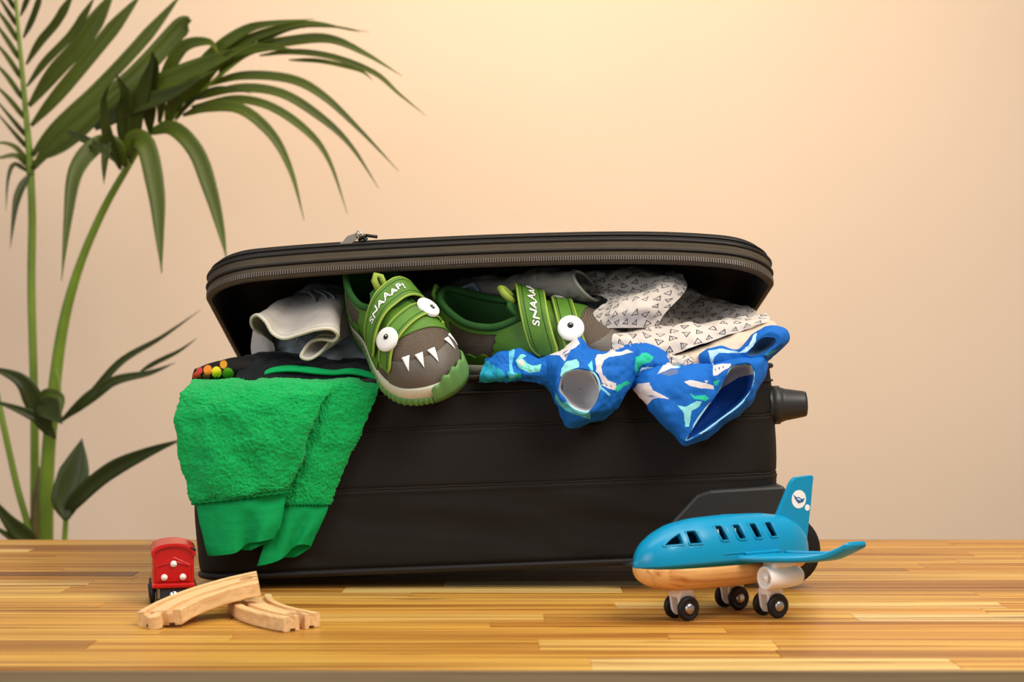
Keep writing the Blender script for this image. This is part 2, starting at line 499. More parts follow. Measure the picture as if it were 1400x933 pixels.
# zipper pull with slider on the lid's top seam
def s_local(w):
    w = np.asarray(w, float) - np.array((SX, 0, SZ)); c, s = math.cos(TILT), math.sin(TILT)
    return np.stack([w[..., 0] * c + w[..., 2] * s, w[..., 1], -w[..., 0] * s + w[..., 2] * c], -1)
yp = 0.028
brass = mat('pale_metal', '#c9b8a6', rough=0.3, metal=1.0)
steel = mat('steel', '#b8b6b2', rough=0.25, metal=1.0)
pull = [P(461, 338, yp), P(474, 323, yp), P(489, 318, yp), P(491, 324, yp), P(481, 333, yp)]
Vp = np.array([s_local(p) for p in pull] + [s_local(p + np.array((0, 0.0018, 0))) for p in pull])
fp = [(0, 1, 2, 3, 4), (9, 8, 7, 6, 5)] + [((i + 1) % 5, i, 5 + i, 5 + (i + 1) % 5) for i in range(5)]
mesh_obj('zipper_pull', Vp, fp, brass, lid, smooth=False, bevel=0.0003)
v, f = tube([s_local(P(*p)) for p in ((489, 326, yp), (485, 320, yp), (489, 315, yp), (494, 319, yp), (492, 326, yp))], 0.0009, 8)
mesh_obj('zipper_slider', v, f, steel, lid)
v, f = merge([tube([s_local(P(x0, y0, yp + 0.003)), s_local(P(x1, y1, yp + 0.003))], 0.0016, 8) for x0, y0, x1, y1 in ((490, 329, 500, 321), (493, 333, 502, 325), (489, 322, 499, 326), (500, 322, 516, 324))])
mesh_obj('slider_body', v, f, dplastic_m, lid)

# wheel end: corner housing, wheels, feet
def prism(poly, y0, y1):
    n = len(poly); V = [(x, y0, z) for x, z in poly] + [(x, y1, z) for x, z in poly]
    Fc = [tuple(range(n)), tuple(reversed(range(n, 2 * n)))] + [((i + 1) % n, i, n + i, n + (i + 1) % n) for i in range(n)]
    return np.array(V, float), Fc
for y0, y1 in ((-0.0075, 0.075), (BD - 0.075, BD + 0.004)):
    poly = [(0.444, 0.003), (0.441, 0.036), (0.472, 0.067), (0.485, 0.0705), (0.5535, 0.072), (0.556, 0.066), (0.5565, 0.002), (0.535, 0.0)]
    v, f = prism(poly, y0, y1)
    mesh_obj('wheel_housing', v, f, plastic_m, suitcase, smooth=False, bevel=0.003)
    yc = y0 + 0.012 if y0 < 0.1 else y1 - 0.012
    v, f = lathe([(0.012, 0), (0.028, 0.0), (0.0335, 0.003), (0.0345, 0.008), (0.0345, 0.020), (0.0335, 0.025), (0.028, 0.028), (0.012, 0.028)], (0.5525, y0 + 0.002 if y0 < 0.1 else y1 - 0.03, 0.0108), (0, 1, 0), 40)
    mesh_obj('wheel', v, f, dplastic_m, suitcase)
for yy in (0.032, BD - 0.045):
    v, f = lathe([(0.016, -0.003), (0.0185, 0.0), (0.0185, 0.007), (0.0165, 0.0085), (0.0165, 0.010), (0.0155, 0.012), (0.0125, 0.030), (0.0118, 0.0325), (0.0095, 0.0325), (0.0085, 0.024), (0.002, 0.022)], (BW + 0.001, yy, 0.146), (1, 0, 0), 36)
    mesh_obj('stand_foot', v, f, plastic_m, suitcase)
# skid strip low on the front
v, f = tube([(0.40, -0.004, 0.0035), (0.412, -0.008, 0.0045), (0.43, -0.008, 0.0075), (0.447, -0.006, 0.014)], [0.002, 0.0042, 0.004, 0.003], 10)
mesh_obj('skid', v, f, plastic_m, suitcase)
# ------------------------------------------------------------ potted palm behind the table
palm = empty('potted_palm', (-0.66, 1.0, -0.75))
tag(palm, 'green potted palm with arching fronds standing behind the table at left', 'plant')
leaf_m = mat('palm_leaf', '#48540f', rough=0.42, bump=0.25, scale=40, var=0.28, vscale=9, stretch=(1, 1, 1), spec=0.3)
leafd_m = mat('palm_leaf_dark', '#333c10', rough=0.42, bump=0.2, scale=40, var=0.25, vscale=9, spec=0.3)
stem_m = mat('palm_stem', '#6f8a1e', rough=0.5, var=0.2, vscale=20)
stemb_m = mat('palm_sheath', '#6b5a24', rough=0.6, var=0.4, vscale=30)
PD = 0.98
def pl(pts, y=PD, dy=0.0):
    n = len(pts)
    return np.array([P(p[0], p[1], p[2] if len(p) > 2 else y + dy * i / max(1, n - 1)) for i, p in enumerate(pts)])
def leaf(pts, w, y=PD, dy=-0.05, m=None, peak=0.4, name='leaflet', tilt=0.0, stem=0.25, tipw=0.0):
    C = cr1(pl(pts, y, dy), 26)
    t = np.linspace(0, 1, 26)
    T = np.gradient(C, axis=0); T /= np.linalg.norm(T, axis=1, keepdims=True)
    wd = w * 0.8 / F * (y + CAMD) * 0.5
    pk0 = peak * 0.55
    prof = np.where(t < pk0, stem + (1 - stem) * np.sin(t / pk0 * math.pi / 2), np.where(t < peak, 1.0, 1 - ((t - peak) / (1 - peak)) ** 1.25))
    prof = np.maximum(prof, 0.03)
    view = np.array((0.15, -1.0, 0.12 + tilt)); view /= np.linalg.norm(view)
    Wd = np.cross(T, view); Wd /= np.maximum(np.linalg.norm(Wd, axis=1, keepdims=True), 1e-6)
    Nn = np.cross(Wd, T)
    cols5 = []
    for k in (-1, -0.5, 0, 0.5, 1):
        cols5.append(C + Wd * (k * wd * prof)[:, None] + Nn * ((abs(k) * 0.38) * wd * prof)[:, None])
    V = np.stack(cols5, 1)
    return mesh_obj(name, V, grid_faces(26, 5), m or leaf_m, palm, world=True, solid=0.0006)
def stalk(pts, w, y=PD, dy=0.0, m=None, name='stem'):
    C = cr1(pl(pts, y, dy), 40)
    ww = np.interp(np.linspace(0, 1, 40), np.linspace(0, 1, len(w)), w) / F * (y + CAMD) * 0.5
    v, f = tube(C, ww, 10)
    return mesh_obj(name, v, f, m or stem_m, palm, world=True)
# stems run down to the soil, hidden by the table
stalk([(50, 1020), (52, 850), (48, 740), (47, 560), (43, 400), (44, 300), (42, 238)], [16, 14, 11, 11, 10])
stalk([(42, 240), (39, 195), (34, 140), (29, 85), (24, 30), (17, -60)], [11, 8, 6, 4], name='rachis')
stalk([(62, 1020), (60, 850), (62, 740), (66, 620), (82, 470), (105, 375), (140, 290), (178, 222)], [26, 22, 17, 11, 9], dy=-0.10)
stalk([(178, 222), (205, 182), (245, 155), (290, 112), (330, 80), (352, 56)], [9, 6, 4, 3], y=PD - 0.10, dy=-0.06, name='rachis')
stalk([(52, 1020), (50, 850), (42, 740), (22, 660), (0, 560), (-20, 470)], [10, 9, 8], y=PD - 0.04)
stalk([(50, 745), (53, 690), (58, 640)], [22, 20, 12], m=stemb_m, name='sheath', y=PD - 0.03)
stalk([(75, 1020), (80, 850), (88, 742), (92, 690), (100, 668)], [9, 8, 7, 6], y=PD - 0.12)
stalk([(72, 600), (78, 560), (80, 530), (76, 505)], [8, 7, 6], y=PD - 0.10, name='rachis')
# frond one, right leaflets
for pts, w in (
    ([(44, 232), (75, 195), (120, 158), (185, 105), (248, 38), (262, 28)], 30),
    ([(43, 212), (75, 175), (130, 125), (190, 62), (250, -10)], 19),
    ([(43, 172), (80, 130), (130, 70), (195, -10)], 22),
    ([(40, 145), (75, 100), (115, 55), (158, -15)], 26),
    ([(37, 118), (62, 85), (100, 45), (130, -5)], 13),
    ([(36, 88), (55, 58), (78, 30), (102, -12)], 14),
    ([(32, 52), (45, 25), (58, -12)], 10),
    ([(45, 222), (90, 200), (135, 160), (170, 120)], 14),
    ([(28, 22), (38, -2), (46, -30)], 9)):
    leaf(pts, w * 1.1, y=PD - 0.02, dy=-0.06, peak=0.8)
for pts, w in (
    ([(40, 205), (22, 185), (-12, 145)], 8), ([(39, 190), (18, 165), (-15, 125)], 8), ([(36, 165), (12, 135), (-15, 108)], 9),
    ([(34, 140), (10, 105), (-15, 78)], 9), ([(32, 112), (10, 78), (-15, 48)], 9), ([(29, 85), (8, 52), (-15, 20)], 9),
    ([(27, 60), (8, 30), (-14, 2)], 9), ([(25, 38), (10, 14), (-8, -14)], 8), ([(21, 15), (8, -10), (0, -25)], 8),
    ([(42, 238), (28, 208), (8, 196), (-20, 198)], 9), ([(42, 232), (24, 214), (4, 215), (-20, 222)], 9)):
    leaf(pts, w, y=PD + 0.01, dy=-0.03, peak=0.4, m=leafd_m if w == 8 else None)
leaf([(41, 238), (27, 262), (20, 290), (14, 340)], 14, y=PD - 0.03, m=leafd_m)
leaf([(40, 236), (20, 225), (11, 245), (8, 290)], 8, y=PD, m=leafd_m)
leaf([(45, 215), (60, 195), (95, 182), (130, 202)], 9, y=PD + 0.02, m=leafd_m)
# frond two
y2 = PD - 0.12
for pts, w, md in (
    ([(172, 228), (158, 200), (132, 200), (104, 235), (93, 300), (84, 384)], 30, 0),
    ([(176, 218), (182, 192), (200, 200), (214, 265), (218, 320), (221, 374)], 33, 0),
    ([(205, 182), (236, 176), (268, 208), (288, 262), (302, 315), (310, 356)], 28, 0),
    ([(165, 232), (156, 205), (146, 180), (142, 140), (150, 115)], 18, 1),
    ([(143, 140), (146, 190), (143, 225), (142, 252)], 14, 1),
    ([(172, 215), (170, 160), (172, 130), (158, 100)], 26, 1),
    ([(92, 180), (118, 192), (140, 205), (160, 225)], 14, 1),
    ([(182, 208), (186, 160), (200, 110), (212, 72)], 26, 1),
    ([(205, 180), (204, 130), (210, 90), (208, 70)], 26, 1),
    ([(218, 168), (226, 110), (250, 66), (285, 58), (300, 75)], 22, 0),
    ([(140, 162), (190, 130), (250, 103), (300, 80), (350, 60)], 36, 0),
    ([(130, 176), (175, 148), (230, 130), (280, 105)], 30, 1),
    ([(240, 158), (262, 110), (292, 72), (335, 42), (372, 32), (430, 26)], 20, 0),
    ([(262, 140), (290, 95), (325, 62), (380, 40), (430, 32), (492, 44)], 16, 0),
    ([(275, 128), (300, 90), (350, 60), (400, 38), (450, 36), (505, 44)], 10, 0),
    ([(300, 105), (320, 75), (360, 66), (405, 68)], 20, 0),
    ([(295, 108), (340, 70), (400, 56), (452, 54), (500, 74), (550, 104)], 18, 0),
    ([(355, 76), (400, 71), (455, 78), (512, 100), (545, 128), (582, 158)], 11, 0),
    ([(395, 82), (440, 84), (490, 96), (510, 110)], 8, 0),
    ([(280, 118), (330, 104), (395, 108), (440, 130), (490, 176), (545, 234)], 16, 0),
    ([(268, 136), (325, 121), (385, 128), (440, 162), (480, 200), (518, 258)], 16, 0),
    ([(262, 146), (320, 136), (370, 146), (420, 180), (450, 220), (475, 292)], 15, 0),
    ([(250, 158), (285, 147), (330, 150), (372, 185), (398, 235), (416, 302)], 19, 0),
    ([(240, 165), (262, 138), (300, 120), (345, 128)], 8, 1),
    ([(228, 172), (238, 140), (262, 112), (296, 96)], 20, 0),
    ([(250, 150), (280, 100), (300, 80), (318, 66)], 12, 0)):
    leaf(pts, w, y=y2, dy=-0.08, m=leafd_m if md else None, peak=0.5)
# young low leaves
y3 = PD - 0.14
for pts, w in (
    ([(82, 578), (120, 545), (165, 495), (220, 462), (274, 424)], 13),
    ([(84, 575), (125, 540), (160, 520), (205, 510), (240, 496)], 17),
    ([(90, 572), (130, 545), (165, 520)], 8),
    ([(192, 508), (215, 495), (245, 480), (270, 462)], 8),
    ([(76, 600), (55, 575), (25, 560), (-20, 545)], 18),
    ([(68, 595), (50, 555), (28, 520), (-20, 500)], 34),
    ([(50, 745), (30, 730), (10, 710), (-20, 670)], 30),
    ([(45, 748), (20, 738), (-20, 712)], 14)):
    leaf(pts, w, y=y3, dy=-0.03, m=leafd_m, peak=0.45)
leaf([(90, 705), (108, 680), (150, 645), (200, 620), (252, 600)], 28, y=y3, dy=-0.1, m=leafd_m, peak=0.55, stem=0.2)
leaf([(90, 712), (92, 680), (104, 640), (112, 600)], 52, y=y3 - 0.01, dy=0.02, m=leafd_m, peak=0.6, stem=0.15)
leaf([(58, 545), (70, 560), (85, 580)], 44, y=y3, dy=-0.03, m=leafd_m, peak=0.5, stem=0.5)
leaf([(54, 545), (66, 538), (84, 545), (82, 572)], 16, y=y3 - 0.03, dy=-0.02, m=leaf_m, peak=0.5)
# pot on the floor
v, f = lathe([(0.13, 0.0), (0.135, 0.01), (0.165, 0.26), (0.175, 0.27), (0.175, 0.30), (0.16, 0.30), (0.155, 0.27), (0.01, 0.265)], (0, 0, 0), (0, 0, 1), 40)
mesh_obj('pot', v, f, mat('terracotta', '#a06a48', rough=0.7, var=0.1), palm)
for px0, dpx in ((50, 0), (62, 0), (75, 0)):
    a = P(px0, 1020, PD); b = np.array((-0.66 + (px0 - 60) * 0.0005, 1.0, -0.49))
    v, f = tube(np.array([a, (a + b) / 2, b]), 0.009, 8)
    mesh_obj('stem', v, f, stem_m, palm, world=True)
# ------------------------------------------------------------ toy airplane
cyan = mat('blue_toy_plastic', '#0089b4', rough=0.3, bump=0.02, scale=300, spec=0.35)
cyan_d = mat('dark_cabin', '#063a5c', rough=0.5)
white_p = mat('white_toy_plastic', '#f2ece6', rough=0.35)
rubber = mat('tyre_black', '#151312', rough=0.45, spec=0.35)
beech = wood_mat('beech_wood', '#e8c28c', '#c89860', scale=2.2, rough=0.5, contrast=0.45)
pine_m = wood_mat('plane_wood', '#e8b674', '#c08a48', scale=1.3, rough=0.5, contrast=0.9)
white_flat = mat('white_print', '#efece6', rough=0.6)
blue_flat = mat('blue_print', '#0b5a94', rough=0.6)
plane = empty('toy_airplane', (0.181, -0.160, 0.0), (0, 0, math.atan2(-0.51, -0.86)))
tag(plane, 'blue and wood toy airplane with white engines parked in front of the suitcase', 'toy airplane')
ZS = 0.0455
def fus(x):
    """half width, top, bottom at x (nose +)"""
    xs = [-0.074, -0.070, -0.062, -0.05, -0.03, 0.0, 0.03, 0.048, 0.060, 0.069, 0.0745, 0.0775, 0.079]
    hw = [0.004, 0.009, 0.0135, 0.019, 0.0235, 0.0265, 0.0268, 0.0255, 0.0225, 0.0180, 0.0130, 0.0080, 0.001]
    tp = [0.055, 0.066, 0.0745, 0.0810, 0.0842, 0.0848, 0.0832, 0.0795, 0.0735, 0.0665, 0.0598, 0.0535, 0.047]
    bt = [0.044, 0.0400, 0.0350, 0.0300, 0.0258, 0.0245, 0.0245, 0.0250, 0.0270, 0.0310, 0.0355, 0.0400, 0.0450]
    return np.interp(x, xs, hw), np.interp(x, xs, tp), np.interp(x, xs, bt)
def smooth_fus(nx=70):
    t = np.linspace(0, 1, nx); x = -0.074 + 0.153 * (0.5 - 0.5 * np.cos(t * math.pi))
    xf = np.linspace(-0.08, 0.085, 800)
    out = []
    for k in range(3):
        y = fus(xf)[k]; ker = np.exp(-(np.arange(-30, 31) / 11.0) ** 2); ker /= ker.sum()
        yp_ = np.pad(y, 30, mode='edge'); ys = np.convolve(yp_, ker, 'valid'); out.append(np.interp(x, xf, ys))
    hw, tp, bt = out
    hw = hw * np.sqrt(np.clip(1 - ((x - 0.0025) / 0.0767) ** 16, 0, 1))
    return x, hw, tp, bt
fx, fhw, ftp, fbt = smooth_fus()
KX = 1.2
fx = fx * KX
def half_shell(upper, m, name, ins=0.0):
    K = 28; V = []
    for x, hw, tp, bt in zip(fx, fhw, ftp, fbt):
        hw = max(hw - ins, 0.0004); e = 2.25
        H = (tp - ZS - ins) if upper else (ZS - bt - ins); H = max(H, 0.0005)
        ring = []
        for j in range(K + 1):
            a = math.pi * j / K
            c, s = math.cos(a), math.sin(a)
            yy = hw * math.copysign(abs(c) ** (2 / e), c); zz = H * abs(s) ** (2 / e)
            ring.append((x, yy, ZS + 0.0002 + zz if upper else ZS - zz))
        V.append(ring)
    V = np.array(V); n, k = V.shape[:2]
    fc = [tuple(q) for q in grid_faces(n, k, False, False)]
    for i in range(n - 1): fc.append((i * k, i * k + k - 1, (i + 1) * k + k - 1, (i + 1) * k))
    fc.append(tuple(range(k))); fc.append(tuple((n - 1) * k + j for j in reversed(range(k))))
    if not upper: fc = [tuple(reversed(q)) for q in fc]
    bm_ = mesh_obj(name, V, fc, m, plane)
    b2 = bmesh.new(); b2.from_mesh(bm_.data); bmesh.ops.recalc_face_normals(b2, faces=b2.faces); b2.to_mesh(bm_.data); b2.free()
    return bm_
up = half_shell(True, cyan, 'upper_fuselage')
half_shell(False, pine_m, 'lower_fuselage')
# window recesses cut into the upper shell
def rpoly(pts, r=0.0012, k=4):
    pts = [np.array(p, float) for p in pts]; out = []
    for i in range(len(pts)):
        p = pts[i]; a = pts[i - 1] - p; b = pts[(i + 1) % len(pts)] - p
        la, lb = np.linalg.norm(a), np.linalg.norm(b); rr = min(r, la * 0.45, lb * 0.45)
        A = p + a / la * rr; B = p + b / lb * rr
        for t in np.linspace(0, 1, k): out.append((1 - t) ** 2 * A + 2 * t * (1 - t) * p + t * t * B)
    return out
def prism_y(poly, y0, y1):
    n = len(poly); V = [(p[0], y0, p[1]) for p in poly] + [(p[0], y1, p[1]) for p in poly]
    Fc = [tuple(range(n)), tuple(reversed(range(n, 2 * n)))] + [((i + 1) % n, i, n + i, n + (i + 1) % n) for i in range(n)]
    return np.array(V, float), Fc
wins = []
for x0 in (0.0215, 0.0035, -0.0145, -0.0320):
    wins.append([(x0 + 0.0046, 0.0778), (x0 - 0.0034, 0.0778), (x0 - 0.0066, 0.0662), (x0 + 0.0014, 0.0662)])
wins.append([(0.0545, 0.0748), (0.0455, 0.0752), (0.0425, 0.0650), (0.0550, 0.0650)])
wins.append([(0.0690, 0.0695), (0.0600, 0.0738), (0.0600, 0.0650), (0.0765, 0.0640)])
parts = []
for wpoly in wins:
    for y0, y1 in ((0.008, 0.05), (-0.05, -0.008)):
        rp = rpoly(wpoly)
        v, f = prism_y(rp, y0, y1)
        parts.append((v, f))
PM = Matrix.Translation(plane.location) @ plane.rotation_euler.to_matrix().to_4x4()
v0, f0 = prism_y([(-0.055, 0.052), (0.080, 0.052), (0.078, 0.057), (0.066, 0.066), (0.050, 0.0725), (-0.055, 0.0725)], -0.0125, 0.0125)
cav = mesh_obj('cut', v0, f0, cyan_d, None, smooth=False, origin=(0, 0, 0))
cav.matrix_world = PM
b2 = bmesh.new(); b2.from_mesh(cav.data); bmesh.ops.recalc_face_normals(b2, faces=b2.faces); b2.to_mesh(cav.data); b2.free()
boolean(up, cav)
v, f = merge(parts)
cut = mesh_obj('cut', v, f, cyan_d, None, smooth=False, origin=(0, 0, 0))
b2 = bmesh.new(); b2.from_mesh(cut.data); bmesh.ops.recalc_face_normals(b2, faces=b2.faces); b2.to_mesh(cut.data); b2.free()
cut.matrix_world = plane.matrix_world.copy() if False else Matrix.Translation(plane.location) @ plane.rotation_euler.to_matrix().to_4x4()
boolean(up, cut)
for pgon in up.data.polygons: pgon.use_smooth = True
md = up.modifiers.new('wn', 'WEIGHTED_NORMAL')
up.data.set_sharp_from_angle(angle=math.radians(35))
# fuselage surface helper for frames
ubv = None
def surf_y(x, z, side=1):
    hw = np.interp(x, fx, fhw); H = np.interp(x, fx, ftp) - ZS
    s = min(max((z - ZS) / H, 0), 0.999)
    return side * hw * (1 - s ** 2.25) ** (1 / 2.25)
for wpoly in wins:
    rp = rpoly(wpoly, 0.0014, 5); cen = np.mean(rp, 0)
    path = [(p[0], surf_y(p[0], p[1]) + 0.0002, p[1]) for p in [cen + (q - cen) * 1.06 for q in rp]]
    v, f = tube(path, 0.0009, 8, True)
    mesh_obj('window_frame', v, f, cyan, plane)
# small white figures seen through two windows
for x0, sc in ((0.0215, 1.0), (0.0035, 0.8)):
    yb = 0.0145
    z0 = 0.0672
    v, f = prism_y([(x0 + 0.0012, z0 + 0.0045), (x0 - 0.0022, z0 + 0.0045), (x0 - 0.0012, z0 + 0.0080)], yb, yb + 0.0006)
    mesh_obj('window_figure', v, f, white_flat, plane, smooth=False)
# thin crease line above the wood
v, f = tube([(x, surf_y(x, 0.0555) + 0.0001, 0.0555) for x in np.linspace(0.022, -0.035, 24)], 0.0006, 6)
mesh_obj('side_rib', v, f, cyan, plane)
# fin
def solid_poly(poly, y0, y1, bev=None):
    return prism_y(poly, y0, y1)
FO = -0.0155
fin = rpoly([(FO - 0.036, 0.078), (FO - 0.0535, 0.110), (FO - 0.0575, 0.1135), (FO - 0.0785, 0.1150), (FO - 0.0755, 0.090), (FO - 0.0700, 0.052), (FO - 0.045, 0.062)], 0.003, 4)
v, f = prism_y(fin, -0.0021, 0.0021)
mesh_obj('tail_fin', v, f, cyan, plane, smooth=False, bevel=0.0012)
def disc(cx, cz, r, y, t=0.0003, n=36, sx=1.0):
    return prism_y([(cx + r * sx * math.cos(2 * math.pi * i / n), cz + r * math.sin(2 * math.pi * i / n)) for i in range(n)], y, y + t)
v, f = disc(FO - 0.0615, 0.0945, 0.0079, 0.00205); mesh_obj('fin_emblem', v, f, white_flat, plane, smooth=False)
v, f = disc(FO - 0.0710, 0.0868, 0.0027, 0.00205); mesh_obj('fin_emblem', v, f, white_flat, plane, smooth=False)
pl_sh = [(0.0, 0.95), (0.08, 0.85), (0.26, 0.70), (0.42, 0.74), (0.60, 0.62), (0.80, 0.55), (1.0, 0.62), (0.90, 0.42), (0.80, 0.30), (0.55, 0.26), (0.44, 0.22), (0.26, 0.42), (0.10, 0.64)]
v, f = prism_y([(FO - 0.0555 - a * 0.0125, 0.0885 + b * 0.0110) for a, b in pl_sh], 0.0024, 0.00265)
mesh_obj('emblem_airplane', v, f, blue_flat, plane, smooth=False)
v, f = prism_y([(FO - 0.0560 - a * 0.0115, 0.0890 + b * 0.0095) for a, b in [(0.25, 0.62), (0.6, 0.45), (0.58, 0.56), (0.32, 0.70)]], 0.0027, 0.0029)
mesh_obj('emblem_airplane', v, f, white_flat, plane, smooth=False)
# wings with upturned tips
def wing(side):
    st = [(0.0225, 0.0110, -0.036, 0.0505), (0.036, 0.004, -0.041, 0.0510), (0.052, -0.008, -0.050, 0.0515), (0.064, -0.026, -0.060, 0.0520), (0.070, -0.040, -0.067, 0.0535), (0.075, -0.052, -0.074, 0.0575), (0.080, -0.060, -0.083, 0.0625)]
    S_ = cr1(np.array(st), 28); K = 20; V = []
    for i, (yy, le, te, zz) in enumerate(S_):
        c = (le + te) / 2; h = (le - te) / 2; th = 0.0032
        ring = []
        for j in range(K):
            a = 2 * math.pi * j / K; ca, sa = math.cos(a), math.sin(a)
            ring.append((c + h * math.copysign(abs(ca) ** 0.5, ca), side * yy, zz + th * math.copysign(abs(sa) ** 0.6, sa)))
        V.append(ring)
    V = np.array(V); fc = [tuple(q) for q in grid_faces(28, K, False, True)]
    fc += [tuple(range(K)), tuple(27 * K + j for j in reversed(range(K)))]
    o = mesh_obj('wing', V, fc, cyan, plane)
    b2 = bmesh.new(); b2.from_mesh(o.data); bmesh.ops.recalc_face_normals(b2, faces=b2.faces); b2.to_mesh(o.data); b2.free()
    # raised rim along trailing edge
    path = [(te + 0.0015, side * yy, zz + 0.0032) for yy, le, te, zz in S_[3:26]]
    v, f = tube(path, 0.0016, 8); mesh_obj('wing_rim', v, f, cyan, o)
    v, f = box(-0.036, 0.002, min(side * 0.020, side * 0.029), max(side * 0.020, side * 0.029), 0.0535, 0.0560)
    mesh_obj('wing_root', v, f, cyan, plane, smooth=False, bevel=0.001)
for side in (1, -1):
    wing(side)
    # engine
    ey, ez = side * 0.0400, 0.0350
    v, f = lathe([(0.0005, -0.006), (0.0062, -0.0055), (0.0072, -0.0015), (0.0080, 0.0), (0.0094, 0.0), (0.0100, -0.0015), (0.0101, -0.010), (0.0096, -0.022), (0.0085, -0.032), (0.0074, -0.0365), (0.006, -0.038)][::-1], (-0.008, ey, ez), (1, 0, 0), 32)
    e = mesh_obj('engine', v, f, white_p, plane)
    v, f = lathe([(0.0001, 0.0038), (0.0025, 0.003), (0.004, 0.0015), (0.0042, 0.0)], (-0.008, ey, ez), (1, 0, 0), 20)
    v, f = lathe([(0.0001, 0.0012), (0.0022, 0.0006), (0.0034, -0.0004), (0.0036, -0.0010)], (-0.0085, ey, ez), (1, 0, 0), 20)
    mesh_obj('engine_cone', v, f, white_p, e)
    v, f = box(-0.034, -0.013, ey - 0.0075, ey + 0.0075, 0.0435, 0.0500)
    mesh_obj('engine_pylon', v, f, white_p, plane, smooth=False, bevel=0.0022)
# landing gear
WR = 0.0103
def gear(cx, cy, tall):
    h = fbt_at = np.interp(cx, fx, fbt)
    v, f = box(cx - 0.007, cx + 0.007, cy - 0.0075, cy + 0.0075, 0.0185, tall)
    g = mesh_obj('landing_gear', v, f, white_p, plane, smooth=False, bevel=0.0015)
    for sy in (-1, 1):
        yy = cy + sy * 0.0056
        poly = rpoly([(cx - 0.0085, 0.024), (cx + 0.0085, 0.024), (cx + 0.0058, 0.0075), (cx + 0.002, 0.0035), (cx - 0.002, 0.0035), (cx - 0.0058, 0.0075)], 0.003, 4)
        v, f = prism_y(poly, yy - 0.0013, yy + 0.0013)
        mesh_obj('fork', v, f, white_p, g, smooth=False, bevel=0.0006)
        yo = cy + sy * 0.0095
        s = sy
        v, f = lathe([(0.0042, -0.0026), (0.0085, -0.0026), (WR - 0.0004, -0.0018), (WR, -0.0006), (WR, 0.001), (WR - 0.0006, 0.0022), (0.0078, 0.0029), (0.0070, 0.0024), (0.0056, 0.0022), (0.0045, 0.0026)], (cx, yo, WR), (0, s, 0), 36)
        w = mesh_obj('wheel', v, f, rubber, plane)
        v, f = lathe([(0.0047, 0.0018), (0.0045, 0.0032), (0.0030, 0.0040), (0.0012, 0.0042), (0.0002, 0.0042)], (cx, yo, WR), (0, s, 0), 24)
        mesh_obj('hub', v, f, steel, w)
    v, f = tube([(cx, cy - 0.010, WR), (cx, cy + 0.010, WR)], 0.0014, 10)
    mesh_obj('axle', v, f, steel, g)
gear(0.047, 0.0, 0.0262)
for sy in (-1, 1):
    gear(-0.026, sy * 0.0262, 0.046)

# ------------------------------------------------------------ toy train, seen from its end
red = mat('red_toy_plastic', '#c01212', rough=0.25, spec=0.5)
navy = mat('dark_chassis', '#232b36', rough=0.4)
train = empty('toy_train', (-0.2975, -0.100, 0.0), (0, 0, math.radians(13)))
tag(train, 'red toy train engine with three white lamps beside the left end of the suitcase', 'toy train')
def prof_prism(pts, y0, y1, name, m, bevel=0.001, parent=None):
    v, f = prism_y(pts, y0, y1)
    return mesh_obj(name, v, f, m, parent or train, smooth=False, bevel=bevel)
def arch(hw, zb, zs, zt, n=14):
    p = [(-hw, zb)]
    p += [(-hw, zs)] + [(-hw * math.cos(math.pi * i / n), zs + (zt - zs) * math.sin(math.pi * i / n) ** 0.75) for i in range(1, n)] + [(hw, zs), (hw, zb)]
    return p
prof_prism(arch(0.0178, 0.017, 0.0440, 0.0525), -0.001, 0.048, 'cab', red, 0.0015)
v, f = prism_y(arch(0.0192, 0.0425, 0.0435, 0.0545) , -0.003, 0.066)
prof_prism([(-0.0192, 0.0425)] + arch(0.0192, 0.0430, 0.0445, 0.0540)[1:-1] + [(0.0192, 0.0425), (0.0165, 0.0425)] + [(0.0165 * math.cos(math.pi * i / 14), 0.0435 + 0.0075 * math.sin(math.pi * i / 14)) for i in range(1, 14)] + [(-0.0165, 0.0425)], -0.0035, 0.050, 'roof', red, 0.0006)
prof_prism([(-0.0150, 0.0200), (-0.0150, 0.0350), (0, 0.0425), (0.0150, 0.0350), (0.0150, 0.0200)], -0.0024, 0.0, 'face_plate', red, 0.0008)
v, f = tube([(-0.0135, -0.0028, 0.0335), (0, -0.0030, 0.0385), (0.0135, -0.0028, 0.0335)], 0.0006, 6); mesh_obj('trim', v, f, red, train)
prof_prism([(-0.0185, 0.0150), (-0.0185, 0.0192), (0.0185, 0.0192), (0.0185, 0.0150)], -0.0065, 0.066, 'running_board', red, 0.0014)
prof_prism([(-0.0150, 0.0050), (-0.0150, 0.0148), (0.0150, 0.0148), (0.0150, 0.0050)], -0.0035, 0.064, 'chassis', navy, 0.0012)
for lx, lz in ((0, 0.0360), (-0.0080, 0.0243), (0.0080, 0.0243)):
    v, f = lathe([(0.0028, 0), (0.0029, 0.0012), (0.0024, 0.0024), (0.0012, 0.0031), (0.0001, 0.0033)], (lx, -0.0020, lz), (0, -1, 0), 20)
    mesh_obj('lamp', v, f, white_p, train)
v, f = lathe([(0.0042, 0), (0.0042, 0.002), (0.003, 0.0034), (0.0005, 0.0036)], (0.0, -0.0032, 0.0088), (0, -1, 0), 24)
mesh_obj('coupling', v, f, steel, train)
for lx in (-0.0128, 0.0128):
    v, f = box(lx - 0.001, lx + 0.001, -0.0046, -0.003, 0.0062, 0.0145); mesh_obj('bracket', v, f, steel, train, smooth=False)
